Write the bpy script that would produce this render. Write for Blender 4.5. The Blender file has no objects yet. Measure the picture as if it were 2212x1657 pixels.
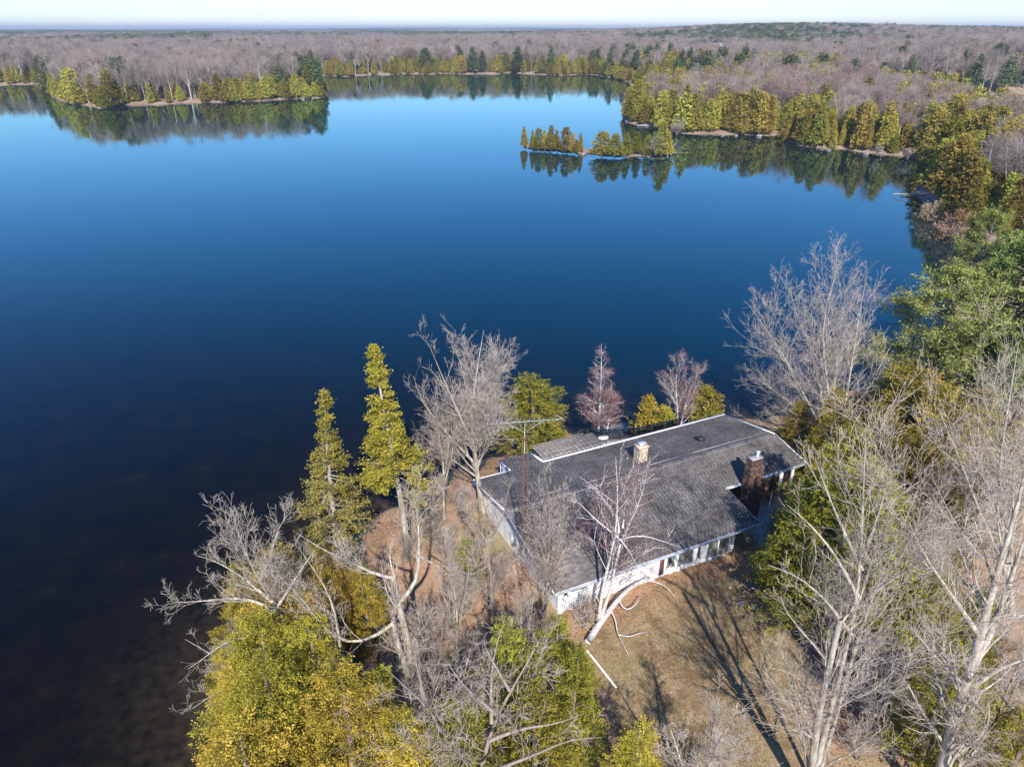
import bpy, math, random
import numpy as np
from mathutils import Matrix, Vector, Euler

random.seed(7)
C = bpy.context.scene.collection
SC = bpy.context.scene
HC = 38.0                      # drone height above the lake
PITCH = math.radians(26.5)
FOC, UC, VC = 1536.0, 1106.0, 828.0

# ------------------------------------------------------------------ camera
cd = bpy.data.cameras.new('camera'); cam = bpy.data.objects.new('camera', cd); C.objects.link(cam)
cd.sensor_fit = 'HORIZONTAL'; cd.angle_x = 2*math.atan(UC/FOC)
cam.location = (0, 0, HC); cam.rotation_euler = (math.radians(90)-PITCH, 0, 0)
cd.clip_start = 0.5; cd.clip_end = 40000
SC.camera = cam
# ------------------------------------------------------------------ world and sun
SUN_EL = math.radians(40); SUN_V = Vector((0.075, -math.cos(SUN_EL), math.sin(SUN_EL))).normalized()
w = bpy.data.worlds.new('World'); SC.world = w; w.use_nodes = True
nt = w.node_tree; nt.nodes.clear()
sky = nt.nodes.new('ShaderNodeTexSky'); sky.sky_type = 'NISHITA'; sky.sun_disc = False
sky.sun_elevation = SUN_EL; sky.sun_rotation = math.radians(178)
sky.air_density = 1.0; sky.dust_density = 0.4; sky.ozone_density = 2.0; sky.altitude = 200
bg = nt.nodes.new('ShaderNodeBackground'); bg.inputs[1].default_value = 0.095
wo = nt.nodes.new('ShaderNodeOutputWorld')
mulx = nt.nodes.new('ShaderNodeMix'); mulx.data_type = 'RGBA'; mulx.blend_type = 'MULTIPLY'; mulx.inputs[0].default_value = 1
mulx.inputs[7].default_value = (1.03, 1.155, 1.47, 1)
hsx = nt.nodes.new('ShaderNodeHueSaturation'); hsx.inputs['Saturation'].default_value = 1.25
nt.links.new(sky.outputs[0], mulx.inputs[6]); nt.links.new(mulx.outputs[2], hsx.inputs['Color']); nt.links.new(hsx.outputs[0], bg.inputs[0]); nt.links.new(bg.outputs[0], wo.inputs[0])
sl = bpy.data.lights.new('sun', 'SUN'); sl.energy = 5.0; sl.angle = math.radians(0.53); sl.color = (1, .955, .89)
so = bpy.data.objects.new('sun', sl); C.objects.link(so)
so.rotation_euler = SUN_V.to_track_quat('Z', 'Y').to_euler(); so.location = (0, -50, 90)
SC.view_settings.view_transform = 'Standard'; SC.view_settings.look = 'None'
SC.view_settings.gamma = 1; SC.view_settings.use_curve_mapping = False
SC.view_settings.exposure = 0.53
SC.render.engine = 'CYCLES'
SC.cycles.transparent_max_bounces = 8; SC.cycles.max_bounces = 6

# ------------------------------------------------------------------ picture <-> place
def ray(u, v):
    a = (u-UC)/FOC; d = (v-VC)/FOC
    return np.array([a, math.cos(PITCH)-d*math.sin(PITCH), -math.sin(PITCH)-d*math.cos(PITCH)])
def gp(u, v, z=0.0):
    r = ray(u, v); return r*((z-HC)/r[2])+np.array([0, 0, HC])
def atY(u, v, Y):
    r = ray(u, v); return r*(Y/r[1])+np.array([0, 0, HC])
def top_h(u, v, vt, z0):        # height of an upright thing whose foot is at (u,v) and top on row vt
    b = gp(u, v, z0); t = atY(u, vt, b[1]); return float(t[2]-z0)

# ------------------------------------------------------------------ object helpers
def tag(o, label=None, cat=None, group=None, kind=None):
    if label: o['label'] = label
    if cat: o['category'] = cat
    if group: o['group'] = group
    if kind: o['kind'] = kind
    return o
def empty(name, loc=(0, 0, 0), rz=0.0, label=None, cat=None, group=None, scale=1.0):
    o = bpy.data.objects.new(name, None); C.objects.link(o)
    o.empty_display_size = .3
    o.location = loc; o.rotation_euler = (0, 0, rz)
    o.scale = (scale,)*3 if not isinstance(scale, (tuple, list)) else scale
    return tag(o, label, cat, group)
def link(name, me, parent=None, loc=None):
    o = bpy.data.objects.new(name, me); C.objects.link(o)
    if parent: o.parent = parent
    if loc is not None: o.location = loc
    return o
def copy_tree(o, parent=None):
    c = o.copy(); C.objects.link(c)
    if parent: c.parent = parent
    for ch in list(o.children): copy_tree(ch, c)
    return c

def np_mesh(name, V, F, mats, smooth=False, tint=None, mi=None):
    """V (n,3); F list of arrays (m,k)"""
    me = bpy.data.meshes.new(name)
    V = np.ascontiguousarray(V, dtype=np.float32)
    if not isinstance(F, list): F = [F]
    F = [np.asarray(f, dtype=np.int32) for f in F if len(f)]
    me.vertices.add(len(V)); me.vertices.foreach_set('co', V.ravel())
    nl = sum(f.size for f in F); npoly = sum(len(f) for f in F)
    me.loops.add(nl); me.polygons.add(npoly)
    me.loops.foreach_set('vertex_index', np.concatenate([f.ravel() for f in F]))
    st = []; s = 0
    for f in F:
        st.append(np.arange(len(f))*f.shape[1]+s); s += f.size
    me.polygons.foreach_set('loop_start', np.concatenate(st).astype(np.int32))
    if smooth: me.polygons.foreach_set('use_smooth', np.ones(npoly, bool))
    if mi is not None: me.polygons.foreach_set('material_index', np.asarray(mi, np.int32))
    for m in (mats if isinstance(mats, (list, tuple)) else [mats]): me.materials.append(m)
    if tint is not None:
        a = me.attributes.new('tint', 'FLOAT', 'POINT'); a.data.foreach_set('value', np.asarray(tint, np.float32))
    me.update(); me.validate()
    return me

class MB:
    def __init__(s): s.V = []; s.F = []; s.T = []; s.n = 0
    def add(s, V, F, t=.5):
        V = np.asarray(V, float); s.V.append(V); s.F.append(np.asarray(F, int)+s.n); s.n += len(V)
        s.T.append(np.full(len(V), t))
    def box(s, x0, x1, y0, y1, z0, z1, t=.5):
        V = [(x, y, z) for z in (z0, z1) for y in (y0, y1) for x in (x0, x1)]
        s.add(V, [(0, 2, 3, 1), (4, 5, 7, 6), (0, 1, 5, 4), (2, 6, 7, 3), (0, 4, 6, 2), (1, 3, 7, 5)], t)
        return s
    def bar(s, a, b, wx, wz=None, t=.5):        # beam from a to b
        a = np.array(a, float); b = np.array(b, float); d = b-a; L = np.linalg.norm(d); d /= L
        wz = wz or wx
        up = np.array([0, 0, 1.]) if abs(d[2]) < .95 else np.array([0, 1., 0])
        sx = np.cross(d, up); sx /= np.linalg.norm(sx); sz = np.cross(sx, d)
        V = [p+sx*i*wx/2+sz*j*wz/2 for p in (a, b) for j in (-1, 1) for i in (-1, 1)]
        s.add(V, [(0, 2, 3, 1), (4, 5, 7, 6), (0, 1, 5, 4), (2, 6, 7, 3), (0, 4, 6, 2), (1, 3, 7, 5)], t)
        return s
    def tube(s, pts, rad, S=8, t=.5, cap=True):
        V, F = tubes(np.array([pts], float), np.array([rad if hasattr(rad, '__len__') else [rad]*len(pts)], float), S)
        s.add(V, F, t)
        if cap:
            n = len(pts); c0 = [list(range(S))[::-1]]; 
            base = s.n-len(V)
            for k in (0, n-1):
                m = np.mean(V[k*S:(k+1)*S], axis=0); s.V.append(np.array([m])); s.T.append(np.array([t])); ci = s.n; s.n += 1
                q = [(ci, base+k*S+i, base+k*S+(i+1) % S, base+k*S+(i+1) % S) for i in range(S)]
                s.F.append(np.array(q)[:, [0, 1, 2]] if False else np.array([(a, b, c) for a, b, c, _ in q]))
        return s
    def prism(s, poly, z0, z1, t=.5):           # flat polygon (x,y) given a thickness
        n = len(poly); V = [(x, y, z0) for x, y in poly]+[(x, y, z1) for x, y in poly]
        b = s.n; s.V.append(np.array(V, float)); s.T.append(np.full(2*n, t)); s.n += 2*n
        s.F.append(np.array([[b+i for i in range(n)][::-1]])); s.F.append(np.array([[b+n+i for i in range(n)]]))
        s.F.append(np.array([(b+i, b+(i+1) % n, b+n+(i+1) % n, b+n+i) for i in range(n)]))
        return s
    def mesh(s, name, mat, smooth=False):
        by = {}
        for f in s.F: by.setdefault(f.shape[1], []).append(f)
        F = [np.concatenate(v) for v in by.values()]
        return np_mesh(name, np.concatenate(s.V), F, mat, smooth, np.concatenate(s.T))
    def build(s, name, mat, parent=None, smooth=False): return link(name, s.mesh(name, mat, smooth), parent)

def tubes(P, R, S):
    """P (N,K,3) polylines, R (N,K) radii -> verts, quads"""
    N, K, _ = P.shape
    T = np.gradient(P, axis=1); T /= (np.linalg.norm(T, axis=2, keepdims=True)+1e-9)
    ref = np.zeros((N, 1, 3)); m = np.abs(T.mean(1)[:, 2]) > .85
    ref[:, 0, 2] = 1; ref[m, 0, :] = (1, 0, 0)
    A = np.cross(T, np.broadcast_to(ref, T.shape)); A /= (np.linalg.norm(A, axis=2, keepdims=True)+1e-9)
    B = np.cross(T, A)
    an = np.arange(S)*2*math.pi/S
    V = P[:, :, None, :]+R[:, :, None, None]*(A[:, :, None, :]*np.cos(an)[None, None, :, None]+B[:, :, None, :]*np.sin(an)[None, None, :, None])
    V = V.reshape(-1, 3)
    n = np.arange(N)[:, None, None]*K*S; k = np.arange(K-1)[None, :, None]*S; i = np.arange(S)[None, None, :]; j = (i+1) % S
    F = np.stack([n+k+i, n+k+j, n+k+S+j, n+k+S+i], -1).reshape(-1, 4)
    return V, F

# ------------------------------------------------------------------ materials
def nodes(m):
    m.use_nodes = True; t = m.node_tree; t.nodes.clear(); return t
def N(t, kind, **kw):
    n = t.nodes.new(kind)
    for k, v in kw.items(): setattr(n, k, v)
    return n
def col(c): return (c[0], c[1], c[2], 1)
def ramp(t, stops):
    r = N(t, 'ShaderNodeValToRGB'); e = r.color_ramp.elements
    while len(e) < len(stops): e.new(.5)
    for i, (p, c) in enumerate(stops): e[i].position = p; e[i].color = col(c)
    return r
def mat_noise(name, c1, c2, scale=3., rough=.85, tint=None, bump=0., bscale=None, rnd=.15, c3=None, metal=0, detail=6, stretch=None, spec=.3):
    """noise-mixed colour; per-piece tint attribute and per-object random vary the brightness"""
    m = bpy.data.materials.new(name); t = nodes(m); L = t.links.new
    g = N(t, 'ShaderNodeNewGeometry')
    src = g.outputs['Position']
    if stretch:
        mp = N(t, 'ShaderNodeMapping'); mp.inputs['Scale'].default_value = stretch; L(src, mp.inputs[0]); src = mp.outputs[0]
    n = N(t, 'ShaderNodeTexNoise'); n.inputs['Scale'].default_value = scale; n.inputs['Detail'].default_value = detail
    L(src, n.inputs['Vector'])
    st = [(.3, c1), (.7, c2)] if c3 is None else [(.25, c1), (.5, c2), (.75, c3)]
    r = ramp(t, st); L(n.outputs[0], r.inputs[0])
    oi = N(t, 'ShaderNodeObjectInfo'); mr = N(t, 'ShaderNodeMapRange')
    mr.inputs['To Min'].default_value = 1-rnd; mr.inputs['To Max'].default_value = 1+rnd
    L(oi.outputs['Random'], mr.inputs['Value']); k = mr.outputs[0]
    if tint:
        a = N(t, 'ShaderNodeAttribute', attribute_name='tint'); m2 = N(t, 'ShaderNodeMapRange')
        m2.inputs['To Min'].default_value = 1-tint; m2.inputs['To Max'].default_value = 1+tint
        L(a.outputs['Fac'], m2.inputs['Value']); mm = N(t, 'ShaderNodeMath', operation='MULTIPLY')
        L(k, mm.inputs[0]); L(m2.outputs[0], mm.inputs[1]); k = mm.outputs[0]
    hv = N(t, 'ShaderNodeHueSaturation'); L(r.outputs[0], hv.inputs['Color']); L(k, hv.inputs['Value'])
    b = N(t, 'ShaderNodeBsdfPrincipled'); b.inputs['Roughness'].default_value = rough; b.inputs['Metallic'].default_value = metal
    b.inputs['Specular IOR Level'].default_value = spec
    L(hv.outputs[0], b.inputs['Base Color'])
    if bump:
        n2 = N(t, 'ShaderNodeTexNoise'); n2.inputs['Scale'].default_value = bscale or scale*4; n2.inputs['Detail'].default_value = 4
        L(src, n2.inputs['Vector']); bp = N(t, 'ShaderNodeBump'); bp.inputs['Strength'].default_value = bump; bp.inputs['Distance'].default_value = .03
        L(n2.outputs[0], bp.inputs['Height']); L(bp.outputs[0], b.inputs['Normal'])
    o = N(t, 'ShaderNodeOutputMaterial'); L(b.outputs[0], o.inputs[0])
    return m
def mat_leaf(name, stops, rnd=.2, trans=.25, hue=.02):
    m = bpy.data.materials.new(name); t = nodes(m); L = t.links.new
    a = N(t, 'ShaderNodeAttribute', attribute_name='tint'); r = ramp(t, stops); L(a.outputs['Fac'], r.inputs[0])
    oi = N(t, 'ShaderNodeObjectInfo'); mr = N(t, 'ShaderNodeMapRange'); mr.inputs['To Min'].default_value = 1-rnd; mr.inputs['To Max'].default_value = 1+rnd
    L(oi.outputs['Random'], mr.inputs['Value'])
    wn = N(t, 'ShaderNodeTexWhiteNoise', noise_dimensions='1D'); L(oi.outputs['Random'], wn.inputs['W'])
    mh = N(t, 'ShaderNodeMapRange'); mh.inputs['To Min'].default_value = .5-hue; mh.inputs['To Max'].default_value = .5+hue; L(wn.outputs['Value'], mh.inputs['Value'])
    hv = N(t, 'ShaderNodeHueSaturation'); L(r.outputs[0], hv.inputs['Color']); L(mr.outputs[0], hv.inputs['Value']); L(mh.outputs[0], hv.inputs['Hue'])
    d = N(t, 'ShaderNodeBsdfDiffuse'); L(hv.outputs[0], d.inputs[0])
    tr = N(t, 'ShaderNodeBsdfTranslucent'); L(hv.outputs[0], tr.inputs[0])
    mx = N(t, 'ShaderNodeMixShader'); mx.inputs[0].default_value = trans; L(d.outputs[0], mx.inputs[1]); L(tr.outputs[0], mx.inputs[2])
    o = N(t, 'ShaderNodeOutputMaterial'); L(mx.outputs[0], o.inputs[0])
    return m
def mat_glass(name, tint=(.9, .95, .95)):
    m = bpy.data.materials.new(name); t = nodes(m); L = t.links.new
    lw_ = N(t, 'ShaderNodeLayerWeight'); lw_.inputs[0].default_value = .5; pw_ = N(t, 'ShaderNodeMath', operation='POWER'); L(lw_.outputs['Facing'], pw_.inputs[0]); pw_.inputs[1].default_value = 4; f = N(t, 'ShaderNodeMath', operation='ADD'); L(pw_.outputs[0], f.inputs[0]); f.inputs[1].default_value = .05
    a = N(t, 'ShaderNodeBsdfTransparent'); a.inputs[0].default_value = col(tint)
    g = N(t, 'ShaderNodeBsdfGlossy'); g.inputs['Roughness'].default_value = .02
    mx = N(t, 'ShaderNodeMixShader'); L(f.outputs[0], mx.inputs[0]); L(a.outputs[0], mx.inputs[1]); L(g.outputs[0], mx.inputs[2])
    o = N(t, 'ShaderNodeOutputMaterial'); L(mx.outputs[0], o.inputs[0]); return m

M = {}
M['white'] = mat_noise('white_paint', (.74, .76, .78), (.84, .85, .85), 2, .6, tint=.06, rnd=.04)
M['trim'] = mat_noise('white_trim', (.62, .64, .66), (.78, .79, .8), 3, .5, rnd=.03)
M['shingle'] = mat_noise('asphalt_shingle', (.1, .088, .08), (.195, .175, .16), .4, .9, tint=.26, rnd=.04, bump=.4, bscale=60)
M['roofbase'] = mat_noise('roof_felt', (.06, .06, .065), (.09, .09, .1), 2, .9)
M['flash'] = mat_noise('metal_flashing', (.45, .48, .52), (.6, .62, .66), 6, .4, metal=.3)
M['gutter'] = mat_noise('gutter', (.3, .33, .36), (.5, .52, .55), 1.5, .5)
M['dark'] = mat_noise('dark_metal', (.02, .02, .022), (.04, .04, .045), 5, .5)
M['brick'] = mat_noise('brown_brick', (.055, .032, .026), (.15, .09, .07), 9, .9, tint=.6, rnd=.25, bump=.4)
M['mortar'] = mat_noise('mortar', (.16, .14, .13), (.22, .2, .18), 8, .95)
M['stone'] = mat_noise('pale_stone', (.42, .33, .24), (.62, .52, .4), 4, .9, tint=.3, rnd=.2, bump=.4)
M['oldwood'] = mat_noise('weathered_wood', (.2, .18, .17), (.36, .33, .31), 3, .85, tint=.2, rnd=.2)
M['deck'] = mat_noise('deck_boards', (.5, .46, .41), (.64, .59, .52), 3, .85, tint=.12, rnd=.1)
M['greydeck'] = mat_noise('grey_dock_boards', (.16, .18, .19), (.27, .29, .3), 3, .85, rnd=.15)
M['concrete'] = mat_noise('concrete', (.3, .3, .31), (.42, .41, .4), 2, .9, bump=.2)
M['rust'] = mat_noise('rusty_steel', (.12, .06, .04), (.22, .13, .09), 8, .8, rnd=.1)
M['alu'] = mat_noise('aluminium', (.34, .38, .38), (.5, .55, .55), 8, .45, metal=.2)
M['glass'] = mat_glass('window_glass')
M['smoke'] = mat_glass('smoked_glass', (.45, .5, .52))
M['inside'] = mat_noise('interior_floor', (.5, .42, .32), (.6, .5, .38), 1.2, .6)
M['inwall'] = mat_noise('interior_wall', (.34, .28, .22), (.46, .39, .31), 1.2, .8)
M['door'] = mat_noise('brown_door', (.1, .05, .04), (.14, .07, .05), 3, .6)
M['bark'] = mat_noise('grey_bark', (.19, .16, .125), (.58, .51, .41), 2.2, .95, bump=.7, bscale=9, rnd=.1, stretch=(3, 3, .6))
M['barkdark'] = mat_noise('brown_bark', (.18, .14, .115), (.34, .28, .23), 2.5, .95, bump=.6, bscale=9, rnd=.15, stretch=(3, 3, .6))
M['twig'] = mat_noise('twig_bark', (.3, .235, .19), (.57, .475, .39), 1.2, .95, rnd=.1)
M['twigred'] = mat_noise('birch_twigs', (.17, .08, .075), (.28, .14, .125), 1.2, .95)
M['birch'] = mat_noise('white_birch_bark', (.34, .29, .26), (.78, .74, .7), 5, .8, bump=.3, stretch=(1, 1, 3), rnd=.05)
M['fartwig'] = mat_noise('far_twigs', (.24, .19, .165), (.38, .31, .265), .15, .95, rnd=.3)
M['farbark'] = mat_noise('far_bark', (.34, .3, .26), (.5, .45, .4), .3, .95, rnd=.25)
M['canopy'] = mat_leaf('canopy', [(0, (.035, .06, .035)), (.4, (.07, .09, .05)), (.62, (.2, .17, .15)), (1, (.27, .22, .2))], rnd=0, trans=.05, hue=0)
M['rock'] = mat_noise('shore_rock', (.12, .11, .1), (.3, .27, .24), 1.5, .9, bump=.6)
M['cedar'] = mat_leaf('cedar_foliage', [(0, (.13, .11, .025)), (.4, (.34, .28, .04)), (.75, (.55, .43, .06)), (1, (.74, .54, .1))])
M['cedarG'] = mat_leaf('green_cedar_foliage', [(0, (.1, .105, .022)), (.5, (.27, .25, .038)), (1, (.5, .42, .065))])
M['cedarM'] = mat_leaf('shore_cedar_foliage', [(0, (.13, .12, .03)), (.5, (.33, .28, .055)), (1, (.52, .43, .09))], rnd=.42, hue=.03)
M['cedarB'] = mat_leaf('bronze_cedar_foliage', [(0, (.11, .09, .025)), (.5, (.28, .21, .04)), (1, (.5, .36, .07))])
M['pine'] = mat_leaf('pine_foliage', [(0, (.06, .09, .03)), (.5, (.22, .265, .075)), (1, (.45, .46, .12))], hue=.02)
M['farpine'] = mat_leaf('far_pine_foliage', [(0, (.05, .08, .04)), (.5, (.12, .155, .065)), (1, (.2, .22, .09))], rnd=.3)
M['oak'] = mat_leaf('dry_oak_leaves', [(0, (.2, .1, .06)), (.5, (.36, .19, .12)), (1, (.5, .3, .2))])
M['litter'] = mat_leaf('fallen_leaf', [(0, (.2, .09, .045)), (.5, (.42, .22, .11)), (1, (.62, .4, .24))], rnd=0, hue=0)
M['reed'] = mat_leaf('dry_reeds', [(0, (.3, .22, .13)), (1, (.55, .43, .28))], rnd=0, hue=0)

# ------------------------------------------------------------------ shorelines (world metres, water level)
def wl(px): return [tuple(gp(u, v)[:2]) for u, v in px]
SHORE_FAR = wl([(-700, 188), (-400, 188), (-150, 186), (0, 184), (60, 183), (95, 181), (99, 190), (103, 204), (118, 212), (135, 220), (160, 226), (188, 229), (205, 236), (240, 235), (262, 229), (300, 227), (340, 227), (370, 225), (420, 223), (450, 222), (480, 223), (520, 220), (560, 219), (600, 216), (640, 214), (690, 212), (704, 207), (698, 200), (660, 186), (645, 174), (690, 165),
     (720, 165), (745, 167), (765, 165), (800, 162), (850, 162), (880, 160), (930, 161), (960, 159), (1000, 161), (1040, 160), (1075, 161), (1100, 158), (1150, 161), (1220, 164), (1260, 161), (1290, 163), (1320, 168), (1350, 176), (1400, 181), (1450, 179), (1500, 190),
     (1460, 205), (1400, 222), (1362, 242), (1345, 256), (1352, 266), (1385, 273), (1420, 277), (1455, 284), (1480, 289), (1540, 290), (1570, 293), (1600, 291), (1660, 294), (1700, 292), (1712, 297), (1700, 304), (1730, 315), (1780, 323), (1815, 322), (1850, 329), (1900, 335), (1960, 338), (2010, 343), (2060, 352), (2110, 362), (2120, 372), (2080, 378), (2030, 390), (1990, 404), (1975, 424), (1984, 442), (1990, 465), (2006, 482), (2030, 500), (2060, 513), (2110, 520), (2160, 531), (2260, 560), (2500, 600)])
far_poly = [(-16000, 900)]+SHORE_FAR+[(400, 100), (2000, 60), (16000, -1500), (16000, 16000), (-16000, 16000)]
LAGOON = wl([(1780, 194), (1850, 196), (1900, 197), (2000, 199), (2090, 203), (2130, 208), (2170, 206), (2212, 207), (2500, 210), (2600, 300), (2300, 300), (2150, 288), (2095, 262), (2040, 228), (1950, 215), (1850, 208)])
ISLET = wl([(1127, 319), (1150, 323), (1200, 326), (1250, 331), (1300, 336), (1340, 339), (1400, 338), (1448, 338), (1458, 333), (1440, 327), (1400, 325), (1340, 323), (1290, 324), (1240, 323), (1210, 317), (1160, 313), (1135, 314)])
NEAR = [(-9, -60), (-12, 0), (-15, 20), (-16.3, 26.8), (-17.7, 29.4), (-19, 33), (-18.4, 37), (-17.2, 41), (-15.4, 45.1), (-13.6, 48.2), (-10.4, 51.7), (-7.5, 56), (-3, 59.5), (2, 61.5), (6, 65), (9.5, 65.2), (13, 64.2), (17, 65.5), (22, 67), (27.6, 68), (33, 70), (38, 75), (44, 79), (50, 81), (58, 83), (70, 86), (95, 94), (200, 92), (380, 60), (400, -60)]

def sdf(P, poly):
    """signed distance, positive inside"""
    poly = np.asarray(poly); A = poly; B = np.roll(poly, -1, 0)
    out = np.empty(len(P))
    for s in range(0, len(P), 20000):
        p = P[s:s+20000, None, :]; d = B-A; ap = p-A
        t = np.clip((ap*d).sum(2)/((d*d).sum(1)+1e-9), 0, 1)
        dist = np.sqrt(((ap-t[..., None]*d)**2).sum(2)).min(1)
        cond = ((A[:, 1] > p[..., 1]) != (B[:, 1] > p[..., 1]))
        xi = A[:, 0]+(p[..., 1]-A[:, 1])*(B[:, 0]-A[:, 0])/(B[:, 1]-A[:, 1]+1e-12)
        ins = (cond & (p[..., 0] < xi)).sum(1) % 2 == 1
        out[s:s+20000] = np.where(ins, dist, -dist)
    return out
_rng = np.random.default_rng(3)
_pw = [( _rng.normal(size=2), _rng.uniform(0, 6.28)) for _ in range(18)]
def vnoise(P, scale, k=9, off=0):   # smooth sum-of-waves noise in about -1..1
    s = np.zeros(len(P))
    for d, ph in _pw[off:off+k]: s += np.sin(P[:, 0]*d[0]*scale+P[:, 1]*d[1]*scale+ph)
    return s/math.sqrt(k)/1.2
def land(P):
    """height of the ground and distance to shore"""
    P = np.asarray(P, float)
    wob = vnoise(P, .9, 6)*.25+vnoise(P, 2.3, 6, 5)*.12
    dn = sdf(P, NEAR)+wob*1.6
    df = np.minimum(sdf(P, far_poly), -sdf(P, LAGOON))+vnoise(P, .18, 8)*1.2
    di = sdf(P, ISLET)+wob*2.5
    z = np.full(len(P), -3.0)
    def sm(x): x = np.clip(x, 0, 1); return x*x*(3-2*x)
    zn = np.where(dn > 0, 2.0*sm(dn/7)+.1*np.minimum(dn, 1), dn*.28)
    zn = zn+np.where(dn > 3, .12*vnoise(P, .35, 8, 3), 0)
    lx = (P[:, 0]-3.14)*.9048+(P[:, 1]-36.72)*.4258; ly = -(P[:, 0]-3.14)*.4258+(P[:, 1]-36.72)*.9048
    under = (lx > .1) & (lx < 25) & (ly > .1+4.2*(lx > 15.2)) & (ly < 15.9)
    zn = np.where(under, np.minimum(zn, 1.8), zn)
    r = np.hypot(P[:, 0], P[:, 1]); az = P[:, 0]/np.maximum(P[:, 1], 1)
    hill = 22*np.exp(-((az-.36)/.22)**2)*sm((r-900)/900)+10*np.exp(-((az+.1)/.2)**2)*sm((r-4000)/2500)
    bank = 9*np.exp(-((az-.66)/.14)**2)*sm((r-480)/60)*sm(df/45)
    zf = np.where(df > 0, 1.1*sm(df/5)+np.minimum(df, 120)*.022+hill+bank+1.2*vnoise(P, .02, 8)*sm(df/40), df*.25)
    zi = np.where(di > 0, np.minimum(di*.35, .8), di*.3)
    z = np.maximum(np.maximum(zn, zf), np.maximum(zi, z))
    return z, dn, df, di
def gz(x, y): return float(land([(x, y)])[0][0])

def polar(r_list, a_list):
    r = np.asarray(r_list); a = np.asarray(a_list)
    X = r[:, None]*np.sin(a)[None]; Y = r[:, None]*np.cos(a)[None]
    P = np.stack([X.ravel(), Y.ravel()], 1); n = len(a)
    i = np.arange(len(r)-1)[:, None]*n; j = np.arange(n)[None]; k = (j+1) % n
    F = np.stack([i+j, i+n+j, i+n+k, i+k], -1).reshape(-1, 4)[:, ::-1]
    return P, F
def rings(a, b, k): return list(a*np.exp(np.arange(0, math.log(b/a), k)))
fa = list(np.radians(np.arange(-44, 44.01, .22))); ba = list(np.radians(np.arange(48, 314, 8)))
rr = [2, 6, 12]+rings(18, 1400, .0125)+rings(1400, 15000, .045)
P, F = polar(rr, fa+ba)
Z, dn, df, di = land(P)
sel = (Z > -2.9)[F].any(1) 
me = np_mesh('ground', np.column_stack([P, Z]), F[sel], None or [], True)
a = me.attributes.new('lawn', 'FLOAT', 'POINT')
LAWN = [tuple(gp(u, v, 2)[:2]) for u, v in [(1235, 1400), (1330, 1345), (1460, 1270), (1590, 1235), (1700, 1330), (1735, 1480), (1760, 1700), (1740, 1900), (1300, 1900), (1330, 1600), (1290, 1480)]]
lw = np.clip(sdf(P, LAWN)/1.6+.5+vnoise(P, 1.1, 8)*.5, 0, 1)
lw2 = np.clip((P[:, 1]-8)/10, 0, 1); lw = lw*1.0
a.data.foreach_set('value', lw.astype(np.float32))
a = me.attributes.new('near', 'FLOAT', 'POINT'); a.data.foreach_set('value', (dn > -2).astype(np.float32))
a = me.attributes.new('shore', 'FLOAT', 'POINT'); dmx = np.maximum(np.maximum(dn, df), di); a.data.foreach_set('value', np.clip(dmx, -5, 40).astype(np.float32))
def ground_mat():
    m = bpy.data.materials.new('forest_floor'); t = nodes(m); L = t.links.new
    tc = N(t, 'ShaderNodeTexCoord'); o = tc.outputs['Object']
    def noise(s, d=6, r=.6):
        n = N(t, 'ShaderNodeTexNoise'); n.inputs['Scale'].default_value = s; n.inputs['Detail'].default_value = d; n.inputs['Roughness'].default_value = r; L(o, n.inputs['Vector']); return n.outputs[0]
    def mix(f, a, b):
        x = N(t, 'ShaderNodeMix', data_type='RGBA'); L(f, x.inputs[0])
        for v, s in ((a, x.inputs[6]), (b, x.inputs[7])):
            if isinstance(v, tuple): s.default_value = col(v)
            else: L(v, s)
        return x.outputs[2]
    def att(n):
        q = N(t, 'ShaderNodeAttribute', attribute_name=n); return q.outputs['Fac']
    fine = ramp(t, [(.3, (.22, .12, .075)), (.5, (.44, .26, .17)), (.72, (.62, .41, .28))]); L(noise(5, 10, .8), fine.inputs[0])
    big = ramp(t, [(.4, (0, 0, 0)), (.65, (1, 1, 1))]); L(noise(.22, 4), big.inputs[0])
    litter = mix(big.outputs[0], fine.outputs[0], (.3, .24, .13))
    lf = ramp(t, [(.28, (.19, .13, .075)), (.5, (.38, .28, .16)), (.75, (.55, .42, .26))]); L(noise(4, 12, .8), lf.inputs[0])
    lg = ramp(t, [(.42, (0, 0, 0)), (.7, (1, 1, 1))]); L(noise(.6, 10, .75), lg.inputs[0])
    lawn = mix(lg.outputs[0], lf.outputs[0], (.25, .195, .085)); br = ramp(t, [(.46, (0, 0, 0)), (.6, (1, 1, 1))]); L(noise(.7, 10, .75), br.inputs[0]); lawn = mix(br.outputs[0], lawn, (.2, .125, .065))
    near = mix(att('lawn'), litter, lawn)
    ff = ramp(t, [(.3, (.2, .14, .1)), (.7, (.4, .29, .21))]); L(noise(.08, 8, .7), ff.inputs[0])
    base = mix(att('near'), ff.outputs[0], near)
    sh = N(t, 'ShaderNodeMapRange'); L(att('shore'), sh.inputs['Value']); sh.inputs['From Min'].default_value = .6; sh.inputs['From Max'].default_value = 0.0
    base = mix(sh.outputs[0], base, (.1, .075, .055))
    b = N(t, 'ShaderNodeBsdfPrincipled'); b.inputs['Roughness'].default_value = .95; b.inputs['Specular IOR Level'].default_value = .1; L(base, b.inputs['Base Color'])
    bp = N(t, 'ShaderNodeBump'); bp.inputs['Strength'].default_value = .6; bp.inputs['Distance'].default_value = .1; L(noise(6, 8, .8), bp.inputs['Height']); L(bp.outputs[0], b.inputs['Normal'])
    q = N(t, 'ShaderNodeOutputMaterial'); L(b.outputs[0], q.inputs[0]); return m
me.materials.append(ground_mat())
g = link('ground', me); tag(g, 'leaf strewn brown ground, dry lawn and forest floor around the lake', kind='structure')

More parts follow.
